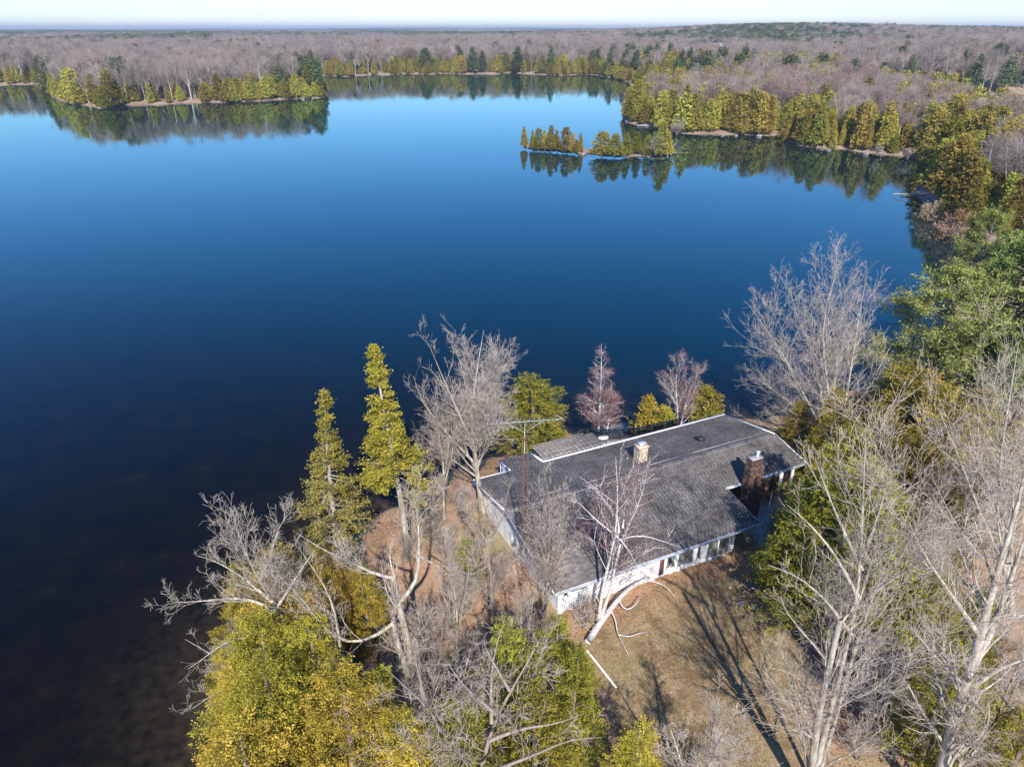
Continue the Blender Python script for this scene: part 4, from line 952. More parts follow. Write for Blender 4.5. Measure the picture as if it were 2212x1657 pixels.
for u, v, vt, k, wk, lab in [
    (960, 1120, 905, 0, .9, 'young bare tree just left of the tall bare one, near the shore'),
    (1120, 1560, 1290, 1, .7, 'thin bare tree among the green cedars left of the lawn'),
    (990, 1440, 1180, 0, .7, 'thin bare tree in the leaf litter right of the pollarded trunks'),
    (925, 1640, 1390, 2, .9, 'tangled bare tree behind the bottom oak'),
    (1990, 1180, 960, 1, .9, 'bare tree behind the golden cedars on the right'),
    (2080, 1230, 1010, 0, .9, 'bare tree between the two right maple crowns'),
    (1940, 1340, 1090, 2, .9, 'bare tree right behind the triple trunked maple'),
    (2120, 1640, 1400, 1, .9, 'bare sapling clump beside the forked trunk in the corner'),
    (1870, 1600, 1390, 0, .8, 'small bare tree on the leaf litter between the big trunks'),
    (1660, 1180, 1080, 2, .8, 'small bare tree in the shade by the patio corner'),
    (2210, 1560, 1330, 1, .9, 'bare tree at the right edge above the corner'),
    (1735, 1010, 900, 1, 1.0, 'low bare tree between roof corner and fan shaped tree')]:
    put_bare(u, v, vt, k, wk, lab)
for (x_, y_, h_, k, lab) in [(9.2, 21.5, 8.2, 0, 'low bare tree just inside the bottom edge, its shadow on the lawn')]:
    tree_of('bare_tree', GB[k], (x_, y_, gz(x_, y_)), k*2+1, (h_/12*1.3, h_/12*1.3, h_/12), lab, 'bare tree')
sh_spots = [(905, 1130), (935, 1165), (975, 1175), (880, 1215), (960, 1210), (1000, 1130), (1000, 1330), (1040, 1450), (1100, 1420), (930, 1480), (820, 1500), (1020, 1500),
            (1690, 1290), (1680, 1350), (1740, 1400), (1790, 1480), (1860, 1480), (1880, 1560), (1930, 1500), (1850, 1640), (1920, 1640), (2060, 1560), (2100, 1600), (2180, 1640), (2180, 1500), (2120, 1340), (2150, 1420), (1260, 1360)]
def SHP(u, v): return (', close to the lake shore' if v < 1200 else ', level with the cottage front' if v < 1400 else ', towards the bottom of the view')
for i, (u, v) in enumerate(sh_spots):
    b = gp(u, v, 2); zz = gz(b[0], b[1]); b = gp(u, v, zz); s = random.uniform(.55, 1.0)
    side = 'left of the cottage' if u < 1200 else ('beside the lawn' if u < 1400 else 'right of the lawn')
    tree_of('shrub', SHB[i % 3], b, i*2.4, s, 'leafless brown shrub '+side+SHP(u, v), 'shrub', 'leafless shrubs '+side+SHP(u, v))

# fallen birch log, broken branches, white pole, stones on the lawn
def onland(u, v, z=2.0): b = gp(u, v, z); return gp(u, v, gz(b[0], b[1]))
b = onland(1270, 1391)
lg = empty('fallen_birch_log', b, 0, 'thick fallen white birch trunk lying across the lawn corner with curling limbs', 'fallen log')
def gpath(px, hs): return [onland(u, v)+np.array([0, 0, h])-b for (u, v), h in zip(px, hs)]
mb = MB(); mb.tube(smooth_path(gpath([(1270, 1391), (1290, 1362), (1311, 1336), (1335, 1308), (1360, 1286), (1385, 1272), (1401, 1263)], [.25, .4, .5, .7, .8, .8, .7]), 12), list(np.linspace(.24, .1, 12)), 10)
mb.build('trunk', M['birch'], lg, True)
for px, hs, r0 in [([(1335, 1308), (1345, 1330), (1370, 1325), (1378, 1312), (1385, 1298)], [.7, .4, .5, .8, .5], .06), ([(1318, 1330), (1332, 1345), (1330, 1370), (1345, 1395), (1357, 1415)], [.5, .3, .3, .2, .1], .06),
                   ([(1335, 1376), (1360, 1383), (1380, 1375), (1398, 1370)], [.25, .3, .4, .2], .04), ([(1311, 1336), (1295, 1320), (1285, 1295), (1290, 1280)], [.5, .5, .7, .8], .06),
                   ([(1385, 1272), (1420, 1268), (1445, 1278), (1455, 1290)], [.8, .5, .3, .1], .05), ([(1390, 1270), (1400, 1245), (1405, 1225)], [.7, 1.3, 1.8], .04)]:
    pts = gpath(px, hs); mb = MB(); mb.tube(smooth_path(pts, 9), list(np.linspace(r0, .018, 9)), 6); mb.build('branch', M['birch'], lg, True)
b2 = onland(1267, 1405); q = onland(1331, 1486)
pl = MB(); pl.tube([(0, 0, .07), tuple(q-b2+np.array([0, 0, .07]))], .055, 8); o = pl.build('white_pole', M['white'], None, True); o.location = b2
tag(o, 'long thin white pole lying on the lawn below the fallen birch', 'pole')
for i, (u, v, s, m_, lab) in enumerate([(1577, 1268, .16, 'stone', 'pale square stone slab lying on the lawn, right one'), (1548, 1262, .16, 'stone', 'pale flat stone slab lying on the lawn, left one'), (1602, 1303, .3, 'rock', 'dark stone by the shaded lawn edge, left of two'), (1625, 1308, .28, 'rock', 'dark stone by the shaded lawn edge, right of two')]):
    b = onland(u, v); mb = MB(); n_ = 9 if m_ == 'rock' else 4
    poly = [(s*(1+.2*math.sin(k*3.1+i))*math.cos(k*2*math.pi/n_+.3*i+.6), s*.9*math.sin(k*2*math.pi/n_+.3*i+.6)) for k in range(n_)]
    mb.prism(poly, -.05, .08); o = mb.build('stone', M[m_]); o.location = b; tag(o, lab, 'stone')

# leaf litter (countless)
rg = NR(200); n_ = 260000
U = rg.uniform(0, 1, (n_, 2)); P = np.stack([-20+U[:, 0]*62, 20+U[:, 1]*48], 1)
az = P[:, 0]/P[:, 1]; P = P[(np.abs(az) < .8)]
z, dn, _, _ = land(P)
loc = (P-HO[:2])@np.array([[E1[0], E2[0]], [E1[1], E2[1]]])
inh = (loc[:, 0] > -.1) & (loc[:, 0] < 25.5) & (loc[:, 1] > -.05+4.3*(loc[:, 0] > 15.3)) & (loc[:, 1] < 16)
lawnd = sdf(P, LAWN); hug = np.exp(-np.maximum(-loc[:, 1]-.3, 0)/1.5)*(loc[:, 0] > 0)*(loc[:, 0] < 16)
keep = (dn > .6) & ~inh & ((lawnd < -.3+.8*vnoise(P, .9)) | (rg.uniform(0, 1, len(P)) < .1+.9*hug+.45*np.clip(vnoise(P, .8, 7, 2), 0, 1))) & (rg.uniform(0, 1, len(P)) < .55+.45*vnoise(P, .6, 8, 4)+hug)
P = P[keep]; z = z[keep]; hug = hug[keep]
Cc = np.column_stack([P, z+rg.uniform(.01, .06, len(P))]); V, F = leaf_quads(Cc, rg, .13, .12, .7, up=0)
V[:, 2] = np.repeat(Cc[:, 2], 4)+(V[:, 2]-np.repeat(Cc[:, 2], 4))*.35
me = np_mesh('fallen_leaves', V, F, M['litter'], False, np.repeat(np.clip(rg.uniform(0, 1, len(P))*.8+.2*rg.uniform(0, 1, len(P)), 0, 1), 4))
tag(link('fallen_leaves', me), 'scattered dry orange brown leaves covering the ground round the cottage', 'leaf litter', kind='stuff')
# dry lawn grass
n_ = 90000; U = rg.uniform(0, 1, (n_, 2)); P = np.stack([2+U[:, 0]*20, 22+U[:, 1]*22], 1)
loc = (P-HO[:2])@np.array([[E1[0], E2[0]], [E1[1], E2[1]]])
k_ = (sdf(P, LAWN) > -.8+.6*vnoise(P, .9)) & (loc[:, 1] < -.4); P = P[k_]; z = land(P)[0]
Cc = np.column_stack([P, z+.03]); V, F = leaf_quads(Cc, rg, .11, 1.5, .22)
me = np_mesh('lawn_grass', V, F, mat_leaf('dry_grass', [(0, (.13, .1, .04)), (.5, (.33, .25, .13)), (1, (.6, .48, .3))], rnd=0, hue=0), False, np.repeat(np.clip(rg.normal(.46, .22, len(P))+.3*vnoise(P, .8)+.2*vnoise(P, 2.1, 8, 5), 0, 1), 4))
tag(link('lawn_grass', me), 'short dry straw coloured grass of the lawn', 'grass', kind='stuff')
# ================================================================== woods round the lake
def far_bare(seed, H=20, n=(26, 170, 520), rad=.04, oak=False):
    rg = NR(seed)
    paths = [[(0, 0, -.5), (rg.uniform(-.3, .3), 0, H*.35), (rg.uniform(-.8, .8), rg.uniform(-.8, .8), H*.97)]]; radii = [[.26, .17, .05]]
    for k in range(4):
        a_ = k*1.57+rg.uniform(-.6, .6); z0 = H*rg.uniform(.3, .5); r_ = H*rg.uniform(.1, .2)
        paths.append([(0, 0, z0), (r_*.6*math.cos(a_), r_*.6*math.sin(a_), z0+H*.2), (r_*math.cos(a_), r_*math.sin(a_), H*rg.uniform(.75, .93))]); radii.append([.13, .08, .035])
    P, R = limbs_arrays(paths, radii, 6)
    A, RA = spawn(P, R, n[0], rg, tr=(.35, .95), ang=(25, 50), frac=(.3, .5), K=4, up=.15, rk=.55, rmin=rad)
    B, RB = spawn(A, RA, n[1], rg, tr=(.1, 1), ang=(25, 60), frac=(.4, .8), K=3, up=.1, rk=.7, rmin=rad*.8, lmin=1)
    D_, RD = spawn(B, RB, n[2], rg, tr=(.1, 1), ang=(25, 60), frac=(.5, 1), K=3, up=.06, rk=.8, rmin=rad*.6, lmin=.8)
    v1, f1 = tubes(P, R, 5); v2, f2 = merge([tubes(A, RA, 3), tubes(B, RB, 3), tubes(D_, RD, 3)])
    V = np.r_[v1, v2]; Fq = np.r_[f1, f2+len(v1)]; mi = np.r_[np.zeros(len(f1)), np.ones(len(f2))]; tint = np.zeros(len(V))
    mats = [M['farbark'], M['fartwig']]; Fs = [Fq]
    if oak:
        q = rg.integers(0, len(D_), 900); Cc = D_[q, 2]+rg.normal(size=(900, 3))*.5; lv, lf = leaf_quads(Cc, rg, .5)
        Fs = [np.r_[Fq, lf+len(V)]]; mi = np.r_[mi, np.full(len(lf), 2)]; tint = np.r_[tint, np.repeat(rg.uniform(0, 1, 900), 4)]; V = np.r_[V, lv]; mats.append(M['oak'])
    return np_mesh('bare_tree', V, Fs, mats, False, tint, mi)
def far_conifer(seed, mat, H, W, clumps, per, size, pw=.8, **kw):
    rg = NR(seed); c = crown_mesh('x', M[mat], rg, H, W, clumps, per, size, pw=pw, cs=kw.pop('cs', .35), **kw)
    n = len(c.vertices); V = np.empty(n*3, np.float32); c.vertices.foreach_get('co', V); V = V.reshape(-1, 3)
    tt = np.empty(n, np.float32); c.attributes['tint'].data.foreach_get('value', tt)
    tv, tf = tubes(np.array([[(0, 0, -.4), (0, 0, H*.5), (0, 0, H*.9)]]), np.array([[.16, .1, .03]]), 5)
    F = np.arange(n).reshape(-1, 4); mi = np.r_[np.zeros(len(F)), np.ones(len(tf))]
    bpy.data.meshes.remove(c)
    return np_mesh('cedar_tree', np.r_[V, tv], [np.r_[F, tf+n]], [M[mat], M['farbark']], False, np.r_[tt, np.zeros(len(tv))], mi)
FB = [far_bare(301+i) for i in range(5)]+[far_bare(309, oak=True)]
FBN = [far_bare(321+i, n=(36, 300, 1200), rad=.028) for i in range(3)]+[far_bare(329, n=(36, 300, 900), rad=.03, oak=True)]
FC = [far_conifer(341, 'cedarM', 10, 5.2, 420, 9, .5, .75), far_conifer(342, 'cedarM', 10, 4.2, 360, 9, .45, .9), far_conifer(343, 'cedarM', 10, 6.2, 450, 9, .5, .6), far_conifer(344, 'cedarM', 10, 5, 400, 9, .5, .7, lobes=.35)]
FCN = [far_conifer(351, 'cedarM', 10, 4.8, 420, 28, .3, .75, cs=.26, lobes=.4, inner=.35), far_conifer(352, 'cedarM', 10, 4.0, 420, 26, .28, .85, cs=.26, lobes=.4, inner=.35), far_conifer(353, 'cedarM', 10, 5.8, 480, 28, .3, .55, cs=.3, lobes=.45, inner=.35), far_conifer(354, 'cedarM', 10, 5, 440, 28, .3, .7, lobes=.5, inner=.3, cs=.28)]
FP = [far_conifer(361, 'farpine', 20, 9, 420, 8, .95, .7, base=.2, lobes=.45, cs=.6), far_conifer(362, 'farpine', 20, 8, 420, 8, .95, .8, base=.15, lobes=.4, cs=.6), far_conifer(363, 'farpine', 20, 10, 450, 8, 1., .55, base=.3, lobes=.5, cs=.7)]

rg = NR(400)
def scatter(x0, x1, y0, y1, step):
    nx = int((x1-x0)/step); ny = int((y1-y0)/step); gx, gy = np.meshgrid(np.arange(nx), np.arange(ny))
    P = np.stack([x0+(gx.ravel()+rg.uniform(.05, .95, nx*ny))*step, y0+(gy.ravel()+rg.uniform(.05, .95, nx*ny))*step], 1)
    az = P[:, 0]/P[:, 1]; return P[(np.abs(az) < .80)]
bare = []; ced = []; pin = []    # rows: x, y, z, scale, widthscale, variant, rot, region
def UV(P, z):
    zz = z-HC; fw = P[:, 1]*math.cos(PITCH)-zz*math.sin(PITCH); up = P[:, 1]*math.sin(PITCH)+zz*math.cos(PITCH)
    return UC+FOC*P[:, 0]/fw, VC-FOC*up/fw
def add(lst, P, z, h, w_, nv, var=None):
    n = len(P); lst.append(np.column_stack([P, z-.1, h, w_, rg.integers(0, nv, n) if var is None else var, rg.uniform(0, 6.28, n)]))
# (a) promontories on the right, thick with cedar
P = scatter(40, 420, 130, 480, 3.1); z, dn, df, di = land(P); k_ = (df > .4) & (z > .05); P, z, df = P[k_], z[k_], df[k_]
u, v = UV(P, z)
r1 = rg.uniform(0, 1, len(P)); nz = vnoise(P, .06, 8)
pc = np.where(df < 9, .97, np.where(df < 28, .5+.25*nz, .2+.15*nz)); pc = np.where(v > 345, np.maximum(pc, .62), pc)
backlag = (v < 205) & (u > 1500); pc = np.where(backlag, np.where(df < 25, .5, .05), pc)
isc = r1 < pc; dens = rg.uniform(0, 1, len(P)); openp = (df < 4) & (vnoise(P, .12, 7) > .75)
kc = isc & (dens < np.where(v > 400, .42, .66)) & ~openp; add(ced, P[kc], z[kc], rg.triangular(5, 11, 17.5, kc.sum())/10, rg.uniform(.55, 1.1, kc.sum()), 4)
kb = ~isc & (dens < np.where(v > 345, .22, .22)) & (df > 6); nb_ = kb.sum(); add(bare, P[kb], z[kb], rg.uniform(11, 17, nb_)/20, rg.uniform(1.0, 1.4, nb_), 5, np.where(rg.uniform(0, 1, nb_) < .16, 5, rg.integers(0, 5, nb_)))
# (b) main far woods
def far_block(x0, x1, y0, y1, step, hs=1.0, ws=1.0):
    P = scatter(x0, x1, y0, y1, step); inA = (P[:, 0] > 40) & (P[:, 0] < 420) & (P[:, 1] < 480); P = P[~inA]
    z, dn, df, di = land(P); k_ = (df > 1.) & (dn < -40); P, z, df = P[k_], z[k_], df[k_]; u, v = UV(P, z)
    nz = vnoise(P, .018, 9); nz2 = vnoise(P, .006, 9, 6); r1 = rg.uniform(0, 1, len(P)); az = P[:, 0]/P[:, 1]
    # pines: blocks on the right hill and dark strips far left
    pp = np.where((P[:, 1] > 850) & (az > .14), .5*(nz2*.9+nz*.7 > .45)+.06, 0.0)+np.where((P[:, 1] > 1100) & (az < -.38), .6*(nz2+.5*nz > -.2), 0)+np.where(P[:, 1] > 1700, .6*(nz2 > -.05), 0)+.02
    pp = np.where((df < 22) & (P[:, 1] < 900), .07, pp)
    pc = np.zeros(len(P))
    lp = (u < 705) & (P[:, 1] < 560)                      # left peninsula
    pc = np.where(lp & (df < 7), np.where(u > 430, .95, .5+.3*nz), pc); pc = np.where(lp & (df >= 7), .05, pc)
    ml = (u > 640) & (u < 1310) & (P[:, 1] < 800)
    patch = (np.sin(u*.021+1)+np.sin(u*.053) > -.55)
    pc = np.where(ml & (df < 16), np.where(patch, .9, .12), pc)
    pc = np.where((u >= 1180) & (u < 1800) & (df < 75) & (P[:, 1] < 820), .85, pc)
    pc = np.where((u < 110) & (df < 14), .4, pc); pc = np.where(pc == 0, .012, pc)
    pc = np.where((u > 1930) & (v < 206) & (df < 45), .05, pc)
    isp = r1 < pp; isc = ~isp & (r1 < pp+pc); isb = ~isp & ~isc
    dd = rg.uniform(0, 1, len(P)); isb &= ~((u > 1930) & (df < 40) & (v < 206) & (dd < .6)); isb &= ~(ml & (df < 10) & (dd < .75))
    isb &= (df > 3)
    n = isc.sum(); add(ced, P[isc], z[isc], rg.triangular(.45, 1.1, 1.75, n)*hs*(1+.15*nz[isc]), rg.uniform(.75, 1.25, n)*ws, 4)
    n = isp.sum(); add(pin, P[isp], z[isp], rg.uniform(.8, 1.15, n)*hs, rg.uniform(.9, 1.2, n)*ws, 3)
    n = isb.sum(); add(bare, P[isb], z[isb], rg.uniform(.78, 1.1, n)*hs, rg.uniform(.95, 1.35, n)*ws, 5, np.where(rg.uniform(0, 1, n) < .02, 5, rg.integers(0, 5, n)))
far_block(-640, 640, 230, 800, 5.6)
P = scatter(-420, 640, 330, 800, 3.4); z, dn, df, di = land(P); u, v = UV(P, z); q1 = rg.uniform(0, 1, len(P))
k_ = (df > .6) & (df < 9) & ~((P[:, 0] > 40) & (P[:, 1] < 480)) & (((u < 705) & (P[:, 1] < 560) & (q1 < np.where(u > 430, .42, .16))) | ((u > 640) & (u < 1700) & (P[:, 1] >= 560) & (q1 < .3)))
add(ced, P[k_], z[k_], rg.uniform(.5, 1.2, k_.sum()), rg.uniform(.8, 1.4, k_.sum()), 4)
far_block(-960, 960, 800, 1200, 7.5, 1.02, 1.2)
far_block(-1600, 1600, 1200, 2000, 12, 1.08, 1.6)
far_block(-2700, 2700, 2000, 3400, 19, 1.15, 2.4)
def cat_(l): a = np.concatenate(l); return a[np.argsort(np.hypot(a[:, 0], a[:, 1]))]
bare, ced, pin = cat_(bare), cat_(ced), cat_(pin)
print('trees', len(bare), len(ced), len(pin))
GT = {'bare': [], 'cedar': [], 'pine': []}
def region(x, y):
    u, v = UV(np.array([[x, y]]), np.array([0.])); u, v = u[0], v[0]
    if y < 560 and u < 720: return 'on the left wooded point'
    if v > 345: return 'on the right headland'
    if v > 255 or (u > 1340 and y < 470): return 'on the right promontory'
    if u > 1750: return 'on the slope beyond the back lagoon'
    return 'along the far shore'
def individuals(arr, near, far, key, name, cat, what, H0):
    n = 0; dfs = land(arr[:300, :2])[2]
    for (x, y, z, s, w_, var, rot), d_ in zip(arr[:300], dfs):
        reg = (', at the waterline ' if d_ < 5 else (', second row ' if d_ < 16 else ', well inland '))+region(x, y); set_ = near if n < 255 else far; n += 1
        me_ = set_[int(var) % len(set_)]
        o = bpy.data.objects.new(name, me_); C.objects.link(o); o.location = (x, y, z); o.rotation_euler = (0, 0, rot); o.scale = (s*w_, s*w_, s)
        oak = (key == 'bare' and me_ in (FBN[-1], FB[-1]))
        wh = ('tall ' if s*H0/10 > (1.3 if H0 == 10 else 1.45) else 'short ')+('broad ' if w_ > (.88 if H0 == 10 else 1.2) else 'slim ')+('tree still holding dry russet leaves' if oak else what)
        tag(o, (wh+reg), cat, 'alike trees: '+wh+reg)
        GT[key].append(o)
individuals(ced, FCN, FC, 'cedar', 'cedar_tree', 'cedar tree', 'olive green cedar', 10)
individuals(bare, FBN, FB, 'bare', 'bare_tree', 'bare tree', 'leafless grey tree', 20)
individuals(pin, FP, FP, 'pine', 'pine_tree', 'pine tree', 'dark blue green pine', 20)
def wood_stuff(name, arr, meshes, label, cat, skip=300):
    arr = arr[skip:]
    me_ = bpy.data.meshes.new(name); me_.vertices.add(len(arr)); me_.vertices.foreach_set('co', np.ascontiguousarray(arr[:, :3], dtype=np.float32).ravel())
    for nm, vals in (('sz', arr[:, 3]), ('sw', arr[:, 3]*arr[:, 4]), ('rot', arr[:, 6])):
        a = me_.attributes.new(nm, 'FLOAT', 'POINT'); a.data.foreach_set('value', vals.astype(np.float32))
    a = me_.attributes.new('var', 'INT', 'POINT'); a.data.foreach_set('value', arr[:, 5].astype(np.int32))
    o = link(name, me_); tag(o, label, cat, kind='stuff')
    ng = bpy.data.node_groups.new(name, 'GeometryNodeTree'); ng.interface.new_socket('Geometry', in_out='INPUT', socket_type='NodeSocketGeometry'); ng.interface.new_socket('Geometry', in_out='OUTPUT', socket_type='NodeSocketGeometry')
    gi = ng.nodes.new('NodeGroupInput'); go = ng.nodes.new('NodeGroupOutput'); L = ng.links.new
    ip = ng.nodes.new('GeometryNodeInstanceOnPoints'); L(gi.outputs[0], ip.inputs['Points'])
    jn = ng.nodes.new('GeometryNodeJoinGeometry')
    for m_ in reversed(meshes):        # join keeps the order last linked first
        src = next(q_ for q_ in SC.objects if q_.type == 'MESH' and q_.data == m_)
        oi = ng.nodes.new('GeometryNodeObjectInfo'); oi.transform_space = 'ORIGINAL'; oi.inputs[0].default_value = src; oi.inputs['As Instance'].default_value = True
        L(oi.outputs['Geometry'], jn.inputs[0])
    L(jn.outputs[0], ip.inputs['Instance']); ip.inputs['Pick Instance'].default_value = True
    def na(n_, t='FLOAT'):
        q_ = ng.nodes.new('GeometryNodeInputNamedAttribute'); q_.data_type = t; q_.inputs[0].default_value = n_; return q_.outputs[0]
    L(na('var', 'INT'), ip.inputs['Instance Index'])
    cx = ng.nodes.new('ShaderNodeCombineXYZ'); L(na('rot'), cx.inputs[2]); L(cx.outputs[0], ip.inputs['Rotation'])
    cs_ = ng.nodes.new('ShaderNodeCombineXYZ'); L(na('sw'), cs_.inputs[0]); L(na('sw'), cs_.inputs[1]); L(na('sz'), cs_.inputs[2]); L(cs_.outputs[0], ip.inputs['Scale'])
    L(ip.outputs[0], go.inputs[0]); md = o.modifiers.new('woods', 'NODES'); md.node_group = ng
    return o
def ensure(meshes, arr, near_set):
    """every far mesh needs one standing tree that carries it"""
    have = {o.data for l in GT.values() for o in l}
    return [m_ for m_ in meshes if m_ in have]
for key, arr, far, nm, lb, ct in (('bare', bare, FB, 'bare_woods', 'vast leafless grey brown woods stretching to the horizon behind the lake', 'woods'), ('cedar', ced, FC, 'cedar_woods', 'mass of olive cedars lining the more distant shores', 'cedar woods'), ('pine', pin, FP, 'pine_woods', 'dark green pine stands scattered through the distant woods', 'pine woods')):
    ms = ensure(far, arr, None); print(key, 'variants', len(ms), len(far))
    a2 = arr.copy(); idx = [i for i, m_ in enumerate(far) if m_ in ms]
    vi = a2[:, 5].astype(int) % len(far); mp_ = {i: k for k, i in enumerate(idx)}
    a2[:, 5] = [mp_.get(i, i % len(ms)) for i in vi]
    wood_stuff(nm, a2, ms, lb, ct)

# canopy beyond the last single trees
rr = rings(3200, 14500, .012); aa = list(np.radians(np.arange(-43, 43.01, .09)))
r = np.asarray(rr); a_ = np.asarray(aa); X = r[:, None]*np.sin(a_)[None]; Y = r[:, None]*np.cos(a_)[None]; P = np.stack([X.ravel(), Y.ravel()], 1)
nn = len(a_); i = np.arange(len(r)-1)[:, None]*nn; j = np.arange(nn-1)[None]; F = np.stack([i+j, i+j+1, i+nn+j+1, i+nn+j], -1).reshape(-1, 4)
z = land(P)[0]; R_ = np.hypot(P[:, 0], P[:, 1]); z = z+15+rg.uniform(0, 7, len(P))+5*vnoise(P, .003, 9)+8*np.clip((R_-6000)/6000, 0, 1)*(1+vnoise(P, .0012, 9, 4))
me = np_mesh('distant_canopy', np.column_stack([P, z]), F, M['canopy'], False, np.clip(.5+.5*vnoise(P, .0022, 9, 5)+rg.normal(size=len(P))*.1, 0, 1))
tag(link('distant_canopy', me), 'far tree canopy fading blue at the horizon', 'woods', kind='stuff')
# ---- islet spruces, driftwood, docks, reeds, cabins
for i, (u, v, vt, wk) in enumerate([(1132, 318, 273, .75), (1150, 321, 280, .8), (1163, 322, 276, .9), (1176, 322, 281, .75), (1190, 324, 270, .95), (1202, 324, 279, .8), (1222, 326, 274, .95), (1236, 328, 286, .8), (1253, 328, 287, .75), (1244, 332, 300, 1.1),
     (1300, 336, 283, 1.5), (1328, 337, 288, 1.5), (1352, 334, 285, 1.0), (1375, 333, 283, 1.1), (1398, 334, 292, .9), (1428, 336, 262, 1.0), (1442, 336, 280, .8)]):
    b = gp(u, v, .5); s = max(3, atY(u, vt, b[1])[2]-.4)/10; lab = ['slim pointed cedar on the left half of the narrow islet', 'bushy cedar on the right half of the narrow islet']
    o = link('cedar_tree', FCN[i % 4]); o.location = (b[0], b[1], .3); o.rotation_euler = (0, 0, i*1.1); o.scale = (s*wk, s*wk, s)
    tag(o, lab[i > 9], 'cedar tree', 'cedars on the islet, '+('left half' if i <= 9 else 'right half'))
rk = NR(500)
def rock_mesh(seed):
    r_ = NR(seed); t_ = np.linspace(0, math.pi, 5); V = []; 
    for a in t_:
        for k in range(8):
            q = 1+r_.uniform(-.25, .25); V.append((math.sin(a)*math.cos(k*.785)*q, math.sin(a)*math.sin(k*.785)*q*.8, math.cos(a)*.5*q))
    F = [(i*8+k, (i+1)*8+k, (i+1)*8+(k+1) % 8, i*8+(k+1) % 8) for i in range(4) for k in range(8)]
    return np_mesh('rock', np.array(V), np.array(F), M['rock'])
RK = [rock_mesh(501+i) for i in range(3)]
rocks = [(690, 211), (675, 214), (655, 215), (1180, 323), (1215, 326), (1260, 333), (1400, 339), (1590, 293), (1640, 294), (1720, 307), (1790, 324), (1870, 333), (1960, 339), (1560, 292), (1250, 330)]
for i, (u, v) in enumerate(rocks):
    b = gp(u, v, .2); o = link('rock', RK[i % 3]); o.location = (b[0], b[1], .15); o.rotation_euler = (0, 0, i*1.9); s = .5+.35*(i % 3); o.scale = (s, s, s)
    w_ = 'tip of the left wooded point' if u < 720 else ('waterline of the narrow islet' if (v > 320 and u < 1470) else 'waterline of the cedar promontory')
    tag(o, 'grey boulder at the '+w_, 'rock', 'boulders at the '+w_)
def log(u0, v0, u1, v1, h0, h1, r, label, mat='oldwood'):
    a = gp(u0, v0, .4); b = gp(u1, v1, .4); mb = MB(); mb.tube(smooth_path([(0, 0, h0), tuple((b-a)*.5+np.array([.2, .1, (h0+h1)/2+.2])), tuple(b-a+np.array([0, 0, h1]))], 6), list(np.linspace(r, r*.35, 6)), 6)
    o = mb.build('driftwood_log', M[mat], None, True); o.location = a; tag(o, label, 'driftwood', None)
log(1150, 318, 1175, 312, .2, 2.5, .25, 'bleached leaning log at the left end of the islet')
log(1185, 322, 1212, 318, .2, 3, .2, 'bleached branch propped between the islet cedars')
log(1215, 324, 1228, 318, .2, 4, .18, 'steep pale dead stem in the middle of the islet')
log(1440, 336, 1462, 330, .2, 4, .2, 'pale fallen branch at the right end of the islet')
log(1445, 333, 1478, 331, .2, .2, .15, 'thin log lying in the water off the right end of the islet')
log(1930, 422, 1972, 426, .3, .5, .2, 'dark log floating off the right headland')
for seed, (u, v, vt, lab) in enumerate([(1415, 337, 300, 'grey dead bush on the right part of the islet'), (1462, 292, 262, 'grey dead bush at the left end of the promontory'), (1960, 345, 320, 'pale sprawling dead bush at the promontory waterline'), (1895, 338, 316, 'dead bush half in the water under the cedars')]):
    b = gp(u, v, .4); s = (atY(u, vt, b[1])[2]-.3)/3.3; tree_of('shrub', SHB[seed % 3], b, seed, (s*1.4, s*1.4, s), lab, 'shrub')
# oak shrub with russet leaves on the right headland
def leafy(u, v, vt, W, mat, lab, seed, z=.6):
    b = gp(u, v, z); zz = gz(b[0], b[1]); H = atY(u, vt, b[1])[2]-zz; rg_ = NR(seed)
    m_ = crown_mesh('crown', M[mat], rg_, H, W, 260, 12, .3, pw=.4, cs=.35, base=.1); e = empty('oak_bush', (b[0], b[1], zz), 0, lab, 'bush')
    link('crown', m_, e); link('trunk', trunk_mesh(H, .1, rg_, 'bark', top=.7), e)
leafy(2068, 512, 455, 9, 'oak', 'russet leaved bush hanging over the water on the right headland', 520)
leafy(2010, 470, 435, 5, 'reed', 'pale straw coloured bush by the small headland dock', 521)
# big dock by the promontory tip
def dock(u, v, L_, W_, rz, lab, nm='boat_dock', z=.45, planks=20):
    b = gp(u, v, z); e = empty(nm, b, rz, lab, 'dock')
    for k in range(planks):
        mb = MB(); mb.box(k*L_/planks, (k+.9)*L_/planks, -W_/2, W_/2, 0, .08); mb.build('plank', M['flash'] if planks < 30 else M['greydeck'], e)
    for y in (-W_/2+.15, W_/2-.15):
        mb = MB(); mb.box(0, L_, y-.08, y+.08, -.2, -.003); mb.build('beam', M['oldwood'], e)
    for x in (.5, L_-.5):
        for y in (-W_/2+.2, W_/2-.2):
            mb = MB(); mb.tube([(x, y, -2), (x, y, -.21)], .1, 6); mb.build('pile', M['oldwood'], e)
dock(1350, 262, 9, 2.2, .1, 'pale grey dock reaching from the promontory tip')
dock(1376, 271, 6, 2.5, -.2, 'broad pale raft moored beside the promontory dock', 'swim_raft')
dock(1948, 419, 5.5, .8, -.08, 'narrow grey plank jetty at the right headland', 'jetty')
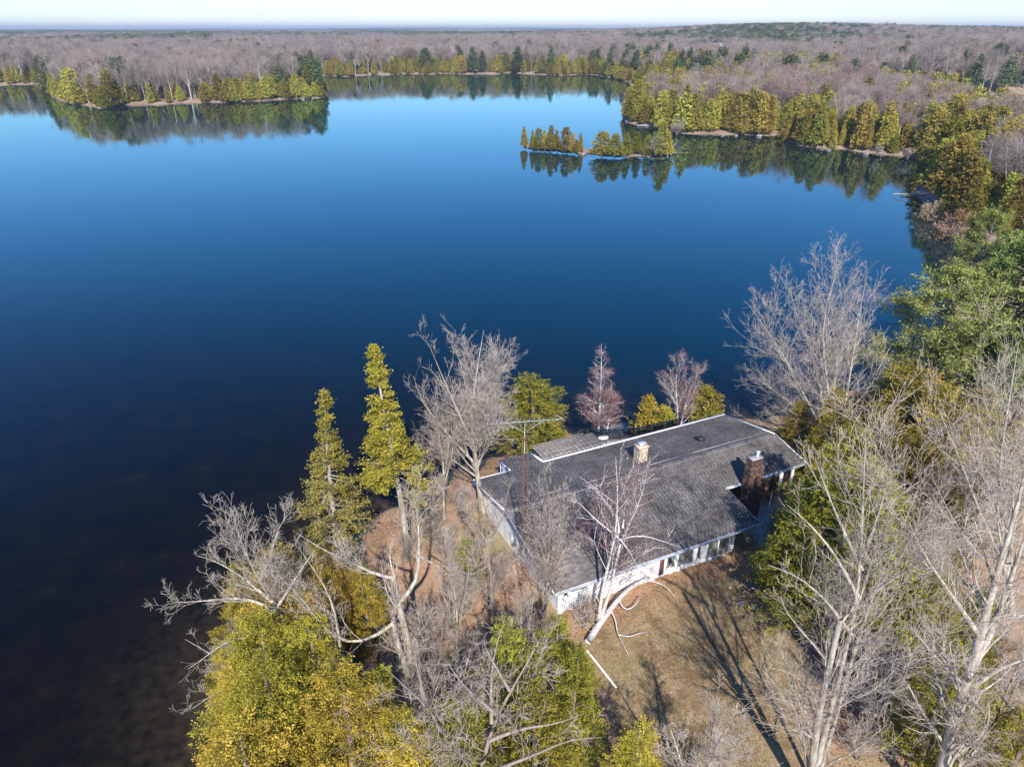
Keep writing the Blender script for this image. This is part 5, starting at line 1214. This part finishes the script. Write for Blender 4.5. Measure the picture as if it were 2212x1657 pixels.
# dark reedy edges
rg = NR(530); Ps = []
sp = np.array(SHORE_FAR)
for (a, b) in zip(sp[:-1], sp[1:]):
    m_ = (a+b)/2
    if m_[1] > 900: continue
    n_ = int(np.linalg.norm(b-a)*3.2); t_ = rg.uniform(0, 1, n_)[:, None]; Ps.append(a+(b-a)*t_+rg.normal(size=(n_, 2))*1.2)
P = np.concatenate(Ps); z, _, df, _ = land(P); k_ = (df > -.3) & (df < 4) & (vnoise(P, .05, 8) > -.3); P = P[k_]; z = z[k_]
Cc = np.column_stack([P, np.maximum(z, 0)+.35]); V, F = leaf_quads(Cc, rg, .9, 2.5, .3)
tag(link('shore_reeds', np_mesh('shore_reeds', V, F, M['reed'], False, np.repeat(rg.uniform(0, 1, len(P)), 4))), 'dry pale reeds and grass along the far waterlines', 'reeds', kind='stuff')
# cabins
def cabin(u, v, w_, d, h, rz, wall, lab, gr=None):
    b = gp(u, v, 2); zz = gz(b[0], b[1]); b = gp(u, v, zz); e = empty('cabin', (b[0], b[1], zz), rz, lab, 'cabin', gr)
    MB().box(-w_/2, w_/2, 0, d, -.5, h).build('wall', M[wall], e)
    for s in (-1, 1):
        mb = MB(); V = [(-w_/2-.4, d/2, h+d*.42), (w_/2+.4, d/2, h+d*.42), (w_/2+.4, d/2+s*(d/2+.4), h-.1), (-w_/2-.4, d/2+s*(d/2+.4), h-.1)]; V = V+[(x, y, z_+.15) for x, y, z_ in V]
        mb.add(V, [(0, 1, 2, 3), (7, 6, 5, 4), (0, 4, 5, 1), (1, 5, 6, 2), (2, 6, 7, 3), (3, 7, 4, 0)]); mb.build('roof', M['roofbase'], e)
    for x in (-w_*.25, w_*.2):
        o = MB().box(x-.6, x+.6, -.06, -.005, h*.35, h*.8).build('window', M['trim'], e); MB().box(x-.5, x+.5, -.09, -.061, h*.4, h*.75).build('pane', M['dark'], o)
cabin(778, 156, 9, 7, 3, .2, 'door', 'low dark cabin between cedars on the far shore')
cabin(860, 150, 8, 6, 3, -.2, 'concrete', 'small grey cabin behind the far shore cedars')
cabin(1556, 106, 8, 7, 5, .5, 'trim', 'pale gabled house in the woods on the right hill')
cabin(1392, 172, 6, 5, 2.6, .1, 'oldwood', 'weathered boathouse at the inlet in the far right shore')
# haze
me = MB().box(-16500, 16500, -16500, 16600, -4.6, 78).mesh('haze', [])
m = bpy.data.materials.new('haze'); t = nodes(m); pv = t.nodes.new('ShaderNodeVolumePrincipled'); pv.inputs['Color'].default_value = (.8, .88, 1, 1); pv.inputs['Density'].default_value = 1.3e-4; pv.inputs['Anisotropy'].default_value = .2
mo = t.nodes.new('ShaderNodeOutputMaterial'); t.links.new(pv.outputs[0], mo.inputs['Volume']); me.materials.append(m)
tag(link('haze', me), 'thin pale blue haze over the whole landscape', 'haze', kind='stuff')
